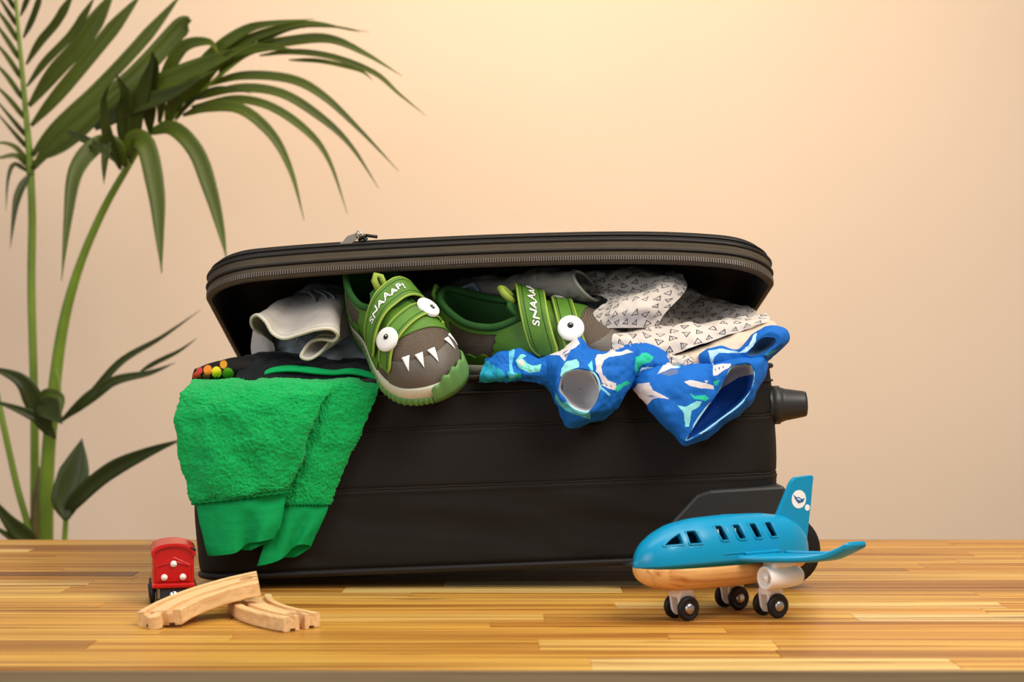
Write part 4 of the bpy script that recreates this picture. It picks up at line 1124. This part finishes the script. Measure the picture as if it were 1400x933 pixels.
# ------------------------------------------------------------ blue shark-print swim shorts
bluem = mat('shark_print_cotton', rough=0.72, attr=True, bump=0.3, scale=1000, spec=0.25, var=0.08)
meshm = mat('white_mesh_lining', '#c9c6c8', rough=0.8, bump=0.3, scale=1500, spec=0.2)
shorts = thing('swim_shorts', 0.12, -0.01, 0.19, 'blue swim shorts with shark print spilling over the right front of the suitcase', 'shorts')
BLUE = '#0860b6'
z3 = lambda pts: [(740 + x / 5.83, 450 + y / 5.83) for x, y in pts]
z4 = lambda pts: [(860 + x / 5.183, 430 + y / 5.183) for x, y in pts]
z7 = lambda pts: [(600 + x / 5.0, 380 + y / 5.0) for x, y in pts]
WHT, TEAL, AQUA, DKB = '#d6cbc9', '#22b794', '#8fd6d6', '#0a3c8c'
shp = [(z3([(70, 210), (180, 130), (290, 90), (305, 120), (235, 165), (190, 265), (150, 215)]), WHT),
       (z3([(180, 190), (225, 165), (180, 215)]), '#5a6a8c'), (z3([(190, 215), (235, 180), (195, 240)]), '#5a6a8c'),
       (z3([(150, 400), (165, 320), (205, 265), (280, 245), (303, 270), (300, 305), (240, 325), (190, 345)]), AQUA),
       (z3([(125, 500), (170, 570), (260, 620), (390, 665), (390, 715), (280, 690), (190, 640), (145, 580)]), '#4fb4bc'),
       (z3([(370, 290), (405, 250), (415, 330), (395, 330)]), '#6fd0e0'),
       (z3([(430, 240), (445, 215), (560, 190), (680, 178), (720, 195), (620, 212), (540, 225), (500, 250), (480, 300), (490, 360), (530, 410), (590, 435), (590, 490), (530, 475), (470, 440), (445, 380)]), WHT),
       (z3([(470, 410), (500, 440), (490, 445)]), DKB), (z3([(505, 430), (530, 455), (515, 455)]), DKB), (z3([(545, 440), (560, 465), (550, 465)]), DKB),
       (z3([(580, 480), (600, 450), (680, 412), (702, 432), (640, 465), (600, 498)]), TEAL),
       (z3([(733, 225), (780, 225), (800, 195), (850, 190), (905, 215), (870, 265), (800, 285), (752, 360), (733, 320)]), TEAL),
       (z3([(785, 345), (800, 310), (880, 302), (925, 310), (840, 320), (800, 330)]), '#bfe4ea'),
       (z3([(462, 445), (550, 525), (535, 532), (462, 465)]), '#7fd0e4'),
       (z3([(700, 120), (720, 150), (690, 130)]), WHT),
       (z4([(10, 545), (60, 492), (145, 488), (172, 540), (285, 598), (200, 592), (165, 602), (120, 650), (50, 600)]), WHT),
       (z4([(115, 578), (160, 570), (200, 590), (165, 590)]), '#8c90a8'),
       (z4([(205, 430), (265, 345), (320, 342), (358, 385), (300, 392), (250, 412)]), WHT), (z4([(300, 340), (340, 345), (365, 385), (335, 380)]), '#6fc6d6'),
       (z4([(225, 430), (260, 405), (350, 395), (345, 425), (280, 440)]), '#5f6c90'),
       (z4([(390, 480), (440, 468), (540, 488), (600, 508), (602, 532), (510, 525), (430, 505)]), WHT),
       (z4([(600, 475), (640, 470), (625, 505), (605, 500)]), TEAL), (z4([(535, 470), (560, 475), (550, 490)]), WHT),
       (z4([(428, 552), (468, 580), (540, 572), (568, 598), (540, 615), (500, 605), (460, 600)]), TEAL),
       (z4([(340, 645), (400, 658), (480, 615), (518, 618), (495, 655), (442, 685), (425, 795), (400, 797), (385, 690)]), '#8fdde0'),
       (z4([(550, 645), (602, 585), (592, 625)]), WHT),
       (z4([(595, 362), (720, 348), (722, 372), (680, 395), (630, 432), (600, 442)]), WHT),
       (z4([(610, 395), (620, 385), (615, 415)]), DKB), (z4([(635, 385), (648, 375), (642, 402)]), DKB), (z4([(662, 372), (676, 365), (668, 390)]), DKB),
       (z4([(560, 262), (640, 250), (770, 262), (770, 275), (640, 275), (608, 300), (595, 360), (580, 330)]), '#a9cfe2'),
       (z4([(770, 275), (850, 225), (905, 140), (915, 150), (880, 225), (830, 270)]), '#bfe0ec'),
       (z4([(960, 285), (1050, 250), (1040, 265), (990, 300)]), '#3fb0a8'),
       (z7([(530, 570), (560, 530), (600, 535), (570, 560), (640, 600), (700, 600), (690, 640), (620, 650), (545, 610)]), '#7fd8c8'),
       (z7([(545, 580), (565, 560), (590, 590), (560, 600)]), WHT),
       (z7([(260, 600), (330, 570), (440, 640), (470, 700), (290, 715)]), '#1a92b0'),
       (z7([(470, 640), (560, 650), (560, 690), (480, 700)]), TEAL), (z7([(480, 500), (520, 500), (500, 600), (520, 680), (490, 690), (480, 590)]), '#5fb8dc')]
def bluec(A, V): return paint(A[..., 0], A[..., 1], BLUE, shp)
def dep(pts, y):
    y = np.broadcast_to(np.asarray(y, float), (len(pts),))
    return [(p[0], p[1], yy) for p, yy in zip(pts, y)]
r0 = [(769, 545), (762, 532), (765, 518), (774, 509), (788, 505), (803, 506), (814, 513), (820, 528), (820, 546), (813, 559), (801, 564), (785, 559)]
s1 = [(768, 557), (757, 530), (755, 505), (772, 488), (789, 479), (803, 486), (822, 488), (845, 490), (856, 520), (838, 558), (808, 573), (777, 582)]
s2 = [(764, 552), (745, 524), (735, 500), (765, 480), (791, 466), (806, 478), (835, 483), (866, 478), (872, 508), (847, 550), (812, 571), (775, 577)]
s3 = [(738, 514), (728, 512), (725, 498), (760, 486), (790, 472), (806, 480), (835, 481), (862, 477), (868, 495), (852, 507), (815, 510), (780, 512)]
G1 = [dep(r0, -.046), dep(lerp(r0, s1, 0.12), -.047), dep(s1, -.036), dep(s2, -.016), dep(s3, .02)]
cloth('leg', G1, 180, 460, bluem, shorts, cv=True, wr=0.0024, ws=60, colf=bluec, solid=0.0008)
def shrink(pts, k):
    c = np.mean(np.array(pts), 0); return [tuple(c + (np.array(p) - c) * k) for p in pts]
q0, q1, q2 = shrink(r0, 0.97), shrink(r0, 0.86), shrink(r0, 0.35)
lo = cloth('lining', [dep(q0, -.044), dep(q1, -.034), dep(shrink(r0, .78), -.022), dep(q2, -.014), dep(shrink(r0, .02), -.012)], 60, 140, meshm, shorts, cv=True, wr=0.0016, ws=60, solid=0.0006)
v, f = tube(Pv(cr1(np.array(dep(r0, -.0465)), 120, True)), 0.0011, 8, True)
mesh_obj('hem_edge', v, f, mat('pale_hem', '#a8dce8', rough=0.7, spec=0.2), shorts, world=True)
rr0 = [(937, 603), (951, 578), (968, 553), (981, 535), (991, 515), (1000, 502), (1012, 497), (1024, 497), (1031, 508), (1028, 532), (1012, 553), (985, 574), (960, 592)]
ss1 = [(936, 604), (922, 588), (905, 558), (912, 530), (938, 512), (968, 500), (1002, 492), (1040, 490), (1042, 503), (1035, 533), (1017, 558), (989, 577), (962, 595)]
ss2 = [(934, 602), (912, 582), (884, 556), (864, 533), (870, 506), (906, 501), (950, 501), (995, 489), (1046, 492), (1037, 531), (1019, 556), (991, 575), (962, 594)]
ss3 = [(905, 508), (895, 508), (885, 508), (878, 505), (882, 499), (910, 497), (950, 497), (990, 486), (1040, 487), (1035, 495), (1015, 498), (985, 502), (950, 505)]
G2 = [dep(rr0, -.046), dep(lerp(rr0, ss1, 0.1), -.047), dep(ss1, [-.044, -.044, -.044, -.04, -.034, -.028, -.024, -.024, -.03, -.036, -.038, -.04, -.042]), dep(ss2, [-.03, -.024, -.02, -.018, -.014, -.010, -.008, -.008, -.010, -.016, -.018, -.02, -.024]), dep(ss3, .02)]
cloth('leg', G2, 200, 560, bluem, shorts, cv=True, wr=0.0024, ws=48, colf=bluec, solid=0.0008)
def linc(A, V):
    C = np.ones(A.shape[:2] + (3,)) * np.array(lin('#0a489e'))
    up_ = inpoly(A[..., 0], A[..., 1], z4([(600, 580), (660, 520), (780, 445), (900, 420), (900, 300), (640, 300)]))
    C[up_] = lin('#c2bcb8'); return C
cloth('lining', [dep(shrink(rr0, .97), -.044), dep(shrink(rr0, .85), -.030), dep(shrink(rr0, .65), -.018), dep(shrink(rr0, .2), -.014), dep(shrink(rr0, .01), -.013)], 90, 240, bluem, shorts, cv=True, wr=0.0012, ws=60, colf=linc, solid=0.0006)
v, f = tube(Pv(cr1(np.array(dep(rr0, -.0465)), 160, True)), 0.0010, 8, True)
mesh_obj('hem_edge', v, f, MATS['pale_hem'], shorts, world=True)
# twisted upper part at the right
t_out2 = [(962, 500), (958, 484), (985, 475), (1010, 477), (1032, 456), (1051, 445), (1073, 451), (1077, 467), (1062, 482), (1046, 496), (1024, 497), (995, 501)]
t_out1 = [(985, 496), (985, 486), (998, 480), (1015, 478), (1034, 462), (1050, 452), (1068, 456), (1070, 467), (1058, 480), (1042, 491), (1025, 494), (1005, 497)]
t_rim = [(1022, 485), (1024, 480), (1028, 476), (1033, 470), (1040, 464), (1050, 461), (1060, 463), (1060, 470), (1053, 477), (1043, 483), (1035, 486), (1027, 487)]
cloth('waistband', [dep(t_rim, -.026), dep(t_out1, -.024), dep(t_out2, -.006), dep(shrink(t_out2, .85), .02)], 110, 340, bluem, shorts, cv=True, wr=0.0014, ws=70, colf=bluec, solid=0.0008)
cloth('lining', [dep(shrink(t_rim, 1.0), -.025), dep(shrink(t_rim, .9), -.018), dep(shrink(t_rim, .2), -.008), dep(shrink(t_rim, .01), -.007)], 30, 80, mat('blue_lining', '#4a6a8c', rough=0.8, spec=0.15), shorts, cv=True, wr=0.0006, ws=60, solid=0.0006)
# crumpled left part and the bit between the legs
Wl = [[(655, 521, -.010), (680, 522, -.012), (705, 522, -.014), (730, 524, -.018), (755, 530, -.024), (768, 540, -.028)],
      [(657, 512, -.014), (682, 514, -.022), (705, 512, -.024), (730, 513, -.028), (752, 515, -.030), (770, 515, -.032)],
      [(659, 503, -.006), (684, 498, -.016), (702, 500, -.016), (722, 496, -.022), (748, 500, -.026), (770, 500, -.028)],
      [(662, 496, .004), (690, 484, -.004), (712, 483, -.008), (736, 492, -.012), (752, 490, -.014), (772, 484, -.016)],
      [(664, 494, .03), (692, 482, .03), (714, 481, .03), (738, 488, .03), (754, 486, .03), (772, 480, .03)]]
cloth('waistband', Wl, 120, 300, bluem, shorts, wr=0.0026, ws=90, colf=bluec, solid=0.0008)
Wm = [[(850, 512, -.020), (872, 514, -.022), (895, 508, -.016), (918, 508, -.006)], [(850, 495, -.022), (874, 496, -.026), (897, 497, -.020), (919, 502, -.008)],
      [(852, 482, -.012), (876, 478, -.016), (900, 484, -.012), (917, 492, -.004)], [(855, 474, .004), (878, 470, 0), (900, 476, .002), (914, 486, .004)], [(858, 474, .03), (878, 472, .03), (900, 477, .03), (912, 487, .03)]]
cloth('waistband', Wm, 110, 180, bluem, shorts, wr=0.002, ws=80, colf=bluec, solid=0.0008)
# ------------------------------------------------------------ crocodile-face children's shoes
g_mat = mat('green_synthetic', '#527c23', rough=0.55, bump=0.35, scale=1200, var=0.2, vscale=60, spec=0.35)
g_dark = mat('dark_green_padding', '#2c5426', rough=0.8, bump=0.4, scale=1500, var=0.12, vscale=80, spec=0.15)
lime = mat('lime_edging', '#94a840', rough=0.55, bump=0.3, scale=1500, spec=0.3)
brown_mesh = mat('brown_mesh_fabric', '#7a6a5c', rough=0.85, bump=1.0, scale=420, var=0.25, vscale=900, kind='weave', spec=0.15)
grey_cap = mat('grey_brown_leather', '#62594f', rough=0.5, bump=0.2, scale=500, var=0.12, vscale=40, spec=0.35)
cream = mat('cream_midsole', '#cfcbb4', rough=0.6, bump=0.15, scale=500, spec=0.25)
g_rub = mat('green_rubber', '#5f8a4a', rough=0.55, bump=0.3, scale=700, spec=0.3)
eye_w = mat('eye_white', '#efece6', rough=0.35, spec=0.4)
black_d = mat('pupil_black', '#171513', rough=0.35)
stitch = mat('dark_stitch', '#23360f', rough=0.9, spec=0.1)

SL = 0.166
def sole_outline(n, k=1.0):
    h = np.array([(0, 0), (.004, .017), (.028, .0275), (.060, .0275), (.095, .0335), (.122, .0350), (.146, .0285), (.160, .0150), (.1645, 0)])
    A = np.concatenate([h, h[::-1][1:-1] * np.array((1, -1))])
    return cr1(A, n, True)
NS, NT = 720, 170
def shoe_surface():
    o = sole_outline(NS)
    ang = np.arctan2(o[:, 1], (o[:, 0] - 0.040))
    # collar ring: oval opening, narrow throat at the front
    a = np.linspace(0, 2 * math.pi, NS, endpoint=False)   # 0 = heel, grows to +y side
    wfac = 1.0
    # parametrise the collar by the same index
    cx = np.zeros(NS); cy = np.zeros(NS); cz = np.zeros(NS)
    c = np.array([(.004, 0, .067), (.008, .013, .064), (.028, .0225, .053), (.052, .0225, .0495), (.072, .0165, .0545), (.083, .0100, .0575), (.0865, .0050, .0580), (.0875, .002, .0580), (.0875, 0, .0580)])
    Cc = np.concatenate([c, c[::-1][1:-1] * np.array((1, -1, 1))])
    C = cr1(Cc, NS, True)
    S3 = np.column_stack([o * 0.985, np.full(NS, .014)])
    B1 = np.column_stack([o[:, 0], o[:, 1] * 1.03, np.full(NS, .036)])
    front = np.clip((o[:, 0] - 0.085) / 0.06, 0, 1)
    B1[:, 2] += 0.004 * front
    B1[:, 0] += 0.004 * front
    B2 = C + (S3 - C) * (0.25 + 0.23 * front)[:, None]
    B2[:, 2] = C[:, 2] - 0.012 * (1 - front) - 0.003 * front
    B2[:, 1] *= 1.02
    t = np.linspace(0, 1, NT)[None, :, None]
    Sx, b1, b2, cc = S3[:, None], B1[:, None], B2[:, None], C[:, None]
    G = (1 - t) ** 3 * Sx + 3 * t * (1 - t) ** 2 * b1 + 3 * t * t * (1 - t) * b2 + t ** 3 * cc
    return G, C, o
SG, SC, SO = shoe_surface()
SN = gnormals(SG, True, False)
if SN[NS // 2, NT // 2, 2] < 0: SN = -SN
FACES = grid_faces(NS, NT, True, False)
FACES = FACES[:, ::-1]
tbvh = BVHTree.FromPolygons([tuple(p) for p in SG[::4, ::4].reshape(-1, 3)], [tuple(int(i) for i in q) for q in grid_faces(len(range(0, NS, 4)), len(range(0, NT, 4)), True, False)[:, ::-1]])
def project(p, off):
    loc, nrm, idx, dist = tbvh.find_nearest(Vector(p))
    c = Vector((min(max(loc.x, 0.03), 0.13), 0, 0.02))
    if nrm.dot(loc - c) < 0: nrm = -nrm
    return np.array(loc + nrm * off)
SI = np.arange(NS) / NS
def smask(fn):
    X, Y, Z = SG[..., 0], SG[..., 1], SG[..., 2]
    T_ = np.broadcast_to(np.linspace(0, 1, NT)[None], X.shape)
    return fn(X, Y, Z, T_)
def patch(name, fn, off, m, parent):
    M = smask(fn); Fm = FACES[M.reshape(-1)[FACES].all(1)]
    used, inv = np.unique(Fm, return_inverse=True)
    V = (SG + SN * off).reshape(-1, 3)[used]
    return mesh_obj(name, V, inv.reshape(-1, 4), m, parent, solid=off * 1.3, off=-1)
def scal(u, k, a): return a * np.abs(np.sin(u * k))
def ribbon(name, fn, nu, nv, m, parent, thick):
    V = np.array([[fn(i / (nu - 1), j / (nv - 1)) for j in range(nv)] for i in range(nu)])
    return mesh_obj(name, V, grid_faces(nu, nv), m, parent, solid=thick), V
def ray_hit(x, phi, z0=0.022):
    o = Vector((x, 0, z0)); d = Vector((0, math.cos(phi), math.sin(phi)))
    h = tbvh.ray_cast(o, d)
    # walk outwards to the last hit
    if h[0] is None:
        return None
    return h[0]
def strap_pt(xc, x_tilt, w, phi, s, off, lift):
    """phi across the shoe (0 = left side, pi = right side), s in -1..1 over the strap's width"""
    x = xc + x_tilt * (phi - math.pi / 2) + s * w / 2
    zr = 0.022
    # smooth analytic arch fitted to the upper
    hit = ray_hit(max(x, 0.0935), phi, zr)
    p = np.array(hit) if hit is not None else np.array((x, 0.03 * math.cos(phi), zr + 0.03 * math.sin(phi)))
    p[0] = x
    if x < 0.0935:
        k = (0.0935 - x)
        p[2] += k * 0.30 * math.sin(phi) ** 2; p[1] *= 1 - k * 2.0
    r = np.array((0, math.cos(phi), math.sin(phi)))
    return p + r * (off + lift)
def add_text(txt, size, fn, m, parent):
    cu = bpy.data.curves.new('t', 'FONT'); cu.body = txt; cu.size = size; cu.align_x = 'CENTER'; cu.align_y = 'CENTER'
    cu.offset = size * 0.018; cu.space_character = 1.08
    to = bpy.data.objects.new('t', cu); scene.collection.objects.link(to)
    bpy.context.view_layer.update()
    me = bpy.data.meshes.new_from_object(to.evaluated_get(bpy.context.evaluated_depsgraph_get()))
    b2 = bmesh.new(); b2.from_mesh(me); bmesh.ops.triangulate(b2, faces=b2.faces)
    bmesh.ops.subdivide_edges(b2, edges=[e for e in b2.edges if e.calc_length() > size * 0.25], cuts=2)
    bmesh.ops.triangulate(b2, faces=b2.faces)
    for v_ in b2.verts:
        wob = 0.10 * size * math.sin(v_.co.x / size * 5.3)
        v_.co = Vector(fn(v_.co.x, v_.co.y + wob))
    b2.to_mesh(me); b2.free()
    bpy.data.objects.remove(to); bpy.data.curves.remove(cu)
    me.materials.clear(); me.materials.append(m)
    o = bpy.data.objects.new('lettering', me); link(o, parent)
    return o

XT = 0.0143
def build_shoe(label, M, teeth=(0.0275, 0.0225, 0.005, -0.006, -0.017), far_eye=52):
    root = empty('child_shoe', mtx=M)
    tag(root, label, 'shoe', 'pair of crocodile shoes')
    # base upper with a thickness
    V = SG[::2, ::2]
    mesh_obj('upper', V.reshape(-1, 3), grid_faces(V.shape[0], V.shape[1], True, False)[:, ::-1], brown_mesh, root, solid=0.0015, off=-1)
    # padded collar and inner lining
    ring = SC.copy()
    front = ring[:, 0] > 0.0865
    v, f = tube(SC[::4] + np.array((0, 0, 0.0)), 0.0032, 10, True); mesh_obj('collar', v, f, g_dark, root)
    lin_rings = [SC[::4]]
    for k, z in ((0.93, -0.006), (0.96, -0.02), (1.0, -0.034)):
        q = SC[::4].copy(); c0 = np.array((0.045, 0)); q[:, :2] = c0 + (q[:, :2] - c0) * k; q[:, 2] = np.maximum(q[:, 2] + z, 0.018); lin_rings.append(q)
    q = lin_rings[-1].copy(); q[:, :2] = np.array((0.045, 0)) + (q[:, :2] - np.array((0.045, 0))) * 0.96; q[:, 2] = 0.017; lin_rings.append(q)
    L_ = np.array(lin_rings); n = L_.shape[1]
    fc = [tuple(q) for q in grid_faces(len(L_), n, False, True)] + [tuple(4 * n + j for j in range(n))]
    mesh_obj('lining', L_, fc, g_dark, root)
    # overlays
    sewn = patch('overlay', lambda x, y, z, t: ((x > 0.057 - 0.30 * np.maximum(0.045 - z, 0) - scal(z, 420, 0.0022)) & (x < 0.123 - 0.55 * np.maximum(0.046 - z, 0) + 0.0) & (t < 0.985)), 0.0011, g_mat, root)
    patch('overlay', lambda x, y, z, t: (x < 0.075) & (z < 0.0235 + scal(x, 260, 0.003)) & (t > 0.02), 0.0011, g_mat, root)
    patch('heel_counter', lambda x, y, z, t: (x < 0.014 + 0.1 * (0.06 - z)) & (t < 0.97), 0.0014, g_mat, root)
    patch('collar_band', lambda x, y, z, t: (t > 0.80) & (x < 0.078), 0.0008, g_mat, root)
    cap = lambda x, y, z, t: (x > 0.1300) & (t < 0.36 + 0.10 * np.clip((x - 0.13) / 0.03, 0, 1)) & (t > 0.02)
    patch('toe_cap', cap, 0.0010, grey_cap, root)
    # teeth along the cap's upper seam
    for yy in teeth:
        wd, ln = (.0062, .0120) if yy > 0.02 else (.0070, .0130)
        # base point on the seam for this y
        best = None
        Xc, Yc, T_ = SG[..., 0], SG[..., 1], np.linspace(0, 1, NT)
        jt = np.interp(0.0, [0], [0])
        idx = None; bd = 1e9
        for i in range(0, NS, 3):
            if SO[i, 0] < 0.13: continue
            tt = 0.36 + 0.10 * min(max((SO[i, 0] - 0.002 - 0.13) / 0.03, 0), 1)
            j = int(tt * (NT - 1)); d = abs(SG[i, j, 1] - yy)
            if d < bd and SG[i, j, 0] > 0.126: bd = d; idx = (i, j)
        if idx is None: continue
        i, j = idx
        base = SG[i, j]; dn = SG[i, max(j - 24, 0)] - base; dn /= np.linalg.norm(dn)
        nn = SN[i, j]; sd = np.cross(dn, nn); sd /= np.linalg.norm(sd)
        rows_ = []
        for a in np.linspace(0, 1, 8):
            rows_.append([project(base + dn * (ln * a - 0.0005) + sd * (wd * 0.5 * (1 - a) * b), 0.0019) for b in (-1, -0.5, 0, 0.5, 1)])
        mesh_obj('tooth', np.array(rows_), grid_faces(8, 5), eye_w, root, solid=0.0007)
    # soles
    for z0, z1, gr, mm, nm in ((0.0055, 0.0165, 0.0015, cream, 'midsole'), (-0.0005, 0.0065, 0.0028, g_rub, 'outsole')):
        o = sole_outline(360); nb_ = np.roll(o, -1, 0) - np.roll(o, 1, 0); nb_ = np.stack([nb_[:, 1], -nb_[:, 0]], 1); nb_ /= np.linalg.norm(nb_, axis=1, keepdims=True)
        if (nb_[0, 0] > 0): nb_ = -nb_
        tread = (0.0006 * np.sign(np.sin(np.arange(360) * 2 * math.pi / 6))) if nm == 'outsole' else 0
        R_ = []
        for z, e in ((z0, -0.004), (z0, -0.0008), (z0 + 0.0012, 0.0), (z1 - 0.0012, 0.0), (z1, -0.001), (z1, -0.004)):
            ez = z
            toe = np.clip((o[:, 0] - 0.12) / 0.045, 0, 1) ** 2 * 0.006
            w_ = np.full(360, gr + e) + (tread if e > -0.0009 else 0)
            R_.append(np.column_stack([o + nb_ * w_[:, None], np.full(360, ez) + toe]))
        R_ = np.array(R_); n = 360
        fc = [tuple(q) for q in grid_faces(len(R_), n, False, True)] + [tuple(range(n)), tuple((len(R_) - 1) * n + j for j in range(n))]
        mesh_obj(nm, R_, fc, mm, root)
    # rubber toe guard climbing over the midsole at the front
    o = sole_outline(720); nb_ = np.roll(o, -1, 0) - np.roll(o, 1, 0); nb_ = np.stack([nb_[:, 1], -nb_[:, 0]], 1); nb_ /= np.linalg.norm(nb_, axis=1, keepdims=True)
    if nb_[0, 0] > 0: nb_ = -nb_
    sel = [i for i in range(720) if o[i, 0] > 0.122 and o[i, 1] > -0.008]
    R_ = []
    for i in sel:
        u = (i - sel[0]) / (len(sel) - 1)
        hgt = 0.010 + 0.014 * math.sin(math.pi * u) ** 0.6 + 0.0016 * math.sin(u * 34)
        toe = min(max((o[i, 0] - 0.12) / 0.045, 0), 1) ** 2 * 0.006
        R_.append([(o[i, 0] + nb_[i, 0] * (0.0036 + dx), o[i, 1] + nb_[i, 1] * (0.0036 + dx), 0.001 + toe + hgt * k) for k, dx in ((0, 0), (0.3, 0.0008), (0.6, 0.0), (0.85, -0.0008), (1, -0.0022))])
    mesh_obj('toe_guard', np.array(R_), grid_faces(len(sel), 5), g_rub, root, solid=0.0012)
    # tongue and tab
    T_ = [[(0.094, -0.014, 0.0515), (0.094, 0, 0.0550), (0.094, 0.014, 0.0515)], [(0.084, -0.017, 0.0545), (0.084, 0, 0.0585), (0.084, 0.017, 0.0545)],
          [(0.072, -0.017, 0.0580), (0.071, 0, 0.0620), (0.072, 0.017, 0.058)], [(0.064, -0.014, 0.064), (0.062, 0, 0.0680), (0.064, 0.014, 0.064)]]
    V = cr2(T_, 24, 24); mesh_obj('tongue', V.reshape(-1, 3), grid_faces(24, 24), g_dark, root, solid=0.004)
    v, f = tube([(0.068, -0.006, 0.064), (0.060, -0.006, 0.073), (0.057, -0.003, 0.0755), (0.058, 0.001, 0.073), (0.066, 0.001, 0.064)], 0.0030, 8); mesh_obj('tongue_tab', v, f, lime, root)
    v, f = tube([(0.001, -0.006, 0.060), (-0.001, -0.006, 0.070), (0.000, 0.0, 0.0745), (-0.001, 0.006, 0.070), (0.001, 0.006, 0.060)], 0.0018, 8); mesh_obj('heel_loop', v, f, g_mat, root)
    # straps
    st = []
    for xc, w, p0, p1, lift, nm in ((0.0815, 0.0225, math.radians(18), math.radians(165), 0.0058, 'upper_strap'), (0.1085, 0.0165, math.radians(12), math.radians(168), 0.0012, 'lower_strap')):
        def fn(u, v_, xc=xc, w=w, p0=p0, p1=p1, lift=lift):
            phi = p0 + (p1 - p0) * u
            endr = 1.0
            if u > 0.9: endr = math.sqrt(max(1 - ((u - 0.9) / 0.1) ** 2 * 0.75, 0.05))
            if u < 0.06: endr = 0.75 + 0.25 * u / 0.06
            return strap_pt(xc, XT, w, phi, (v_ * 2 - 1) * endr, 0.0022, lift * math.sin(phi))
        o_, V = ribbon(nm, fn, 60, 12, g_mat, root, 0.0018)
        for k in (0, 11):
            v, f = tube(V[:, k] + np.array((0, 0, 0.0)), 0.0011, 8); mesh_obj('edge_piping', v, f, lime, o_)
        for k in (2, 9):
            pts = []
            for i in range(2, 58):
                n_ = V[i, k] - np.array((V[i, k][0], 0, 0.022)); n_ /= np.linalg.norm(n_); pts.append(V[i, k] + n_ * 0.0010)
            pr = []
            for i in range(0, len(pts) - 1):
                a, b = pts[i], pts[i + 1]; pr.append(tube([a + (b - a) * 0.2, a + (b - a) * 0.8], 0.0004, 4))
            v, f = merge(pr); tag(mesh_obj('stitching', v, f, stitch, o_), kind='stuff')
        st.append((fn, o_))
    # loops the straps pass through
    for xc, w, ph in ((0.0815, 0.0215, math.radians(16)), (0.1085, 0.018, math.radians(12))):
        a = strap_pt(xc, XT, w, ph, -1, 0.0035, 0); b = strap_pt(xc, XT, w, ph, 1, 0.0035, 0); c = strap_pt(xc, XT, w, ph - 0.14, 1, 0.0035, 0); d = strap_pt(xc, XT, w, ph - 0.14, -1, 0.0035, 0)
        v, f = tube([a, b, c, d], 0.0011, 8, True); mesh_obj('strap_loop', v, f, lime, root)
    # eyes on the lower strap
    for ph, dx, pu in ((math.radians(far_eye), 0.001, (0.35, -0.25)), (math.radians(128), 0.001, (0.25, 0.1))):
        c = strap_pt(0.1085 + dx, XT, 0.0165, ph, 0.0, 0.0032, 0.0022)
        n_ = np.array((0.25, math.cos(ph), math.sin(ph))); n_ /= np.linalg.norm(n_)
        v, f = lathe([(0.0106, -0.001), (0.0109, 0.0006), (0.0104, 0.0018), (0.0075, 0.0026), (0.0035, 0.0030), (0.0003, 0.0031)], c, n_, 36)
        e = mesh_obj('eye', v, f, eye_w, root)
        u_ = np.cross(n_, (1, 0, 0)); u_ /= np.linalg.norm(u_); w_ = np.cross(n_, u_)
        pc = c + n_ * 0.0027 + (u_ * pu[0] + w_ * pu[1]) * 0.006
        v, f = lathe([(0.0026, -0.0006), (0.0026, 0.0004), (0.0018, 0.0010), (0.0003, 0.0012)], pc, n_, 20); mesh_obj('pupil', v, f, black_d, e)
        v, f = lathe([(0.0006, 0), (0.0005, 0.0006), (0.0001, 0.0007)], pc + n_ * 0.0009 + u_ * 0.0008, n_, 10); mesh_obj('glint', v, f, eye_w, e)
    # lettering
    Rm = 0.034
    def tf(x, y):
        # reading direction runs from the right side of the shoe to its left side
        phi = math.radians(100) - x / Rm
        return strap_pt(0.0825 - y, XT, 0.02, phi, 0.0, 0.0036, 0.0058 * math.sin(phi) + 0.0004)
    add_text('SNAAAP!', 0.0082, tf, eye_w, root)
    return root

def shoe_matrix(F_, U_, anchor_local, anchor_world, scale=1.0, roll=0.0):
    F_ = Vector(F_).normalized(); U_ = Vector(U_); U_ = (U_ - F_ * U_.dot(F_)).normalized(); L_ = U_.cross(F_)
    R = Matrix((F_, L_, U_)).transposed()
    R = Matrix.Rotation(math.radians(roll), 3, 'Y') @ R
    o = Vector(anchor_world) - R @ (Vector(anchor_local) * scale)
    return Matrix.Translation(o) @ R.to_4x4() @ Matrix.Scale(scale, 4)
M1 = shoe_matrix((0.447, -0.749, -0.489), (-0.143, -0.600, 0.787), (0.1085, 0, 0.054), P(556, 440, -0.028), 1.07, 0)
build_shoe('green and brown crocodile-face shoe tipped toe-down over the suitcase front, both round eyes showing', M1)
M2 = shoe_matrix((0.963, -0.267, -0.038), (-0.107, -0.509, 0.854), (0.0815, -0.006, 0.066), P(724, 412, 0.024), 1.16, 0)
build_shoe('green crocodile-face shoe lying behind the first, open top showing and toe under blue shorts', M2, teeth=(0.0275, 0.0315), far_eye=36)
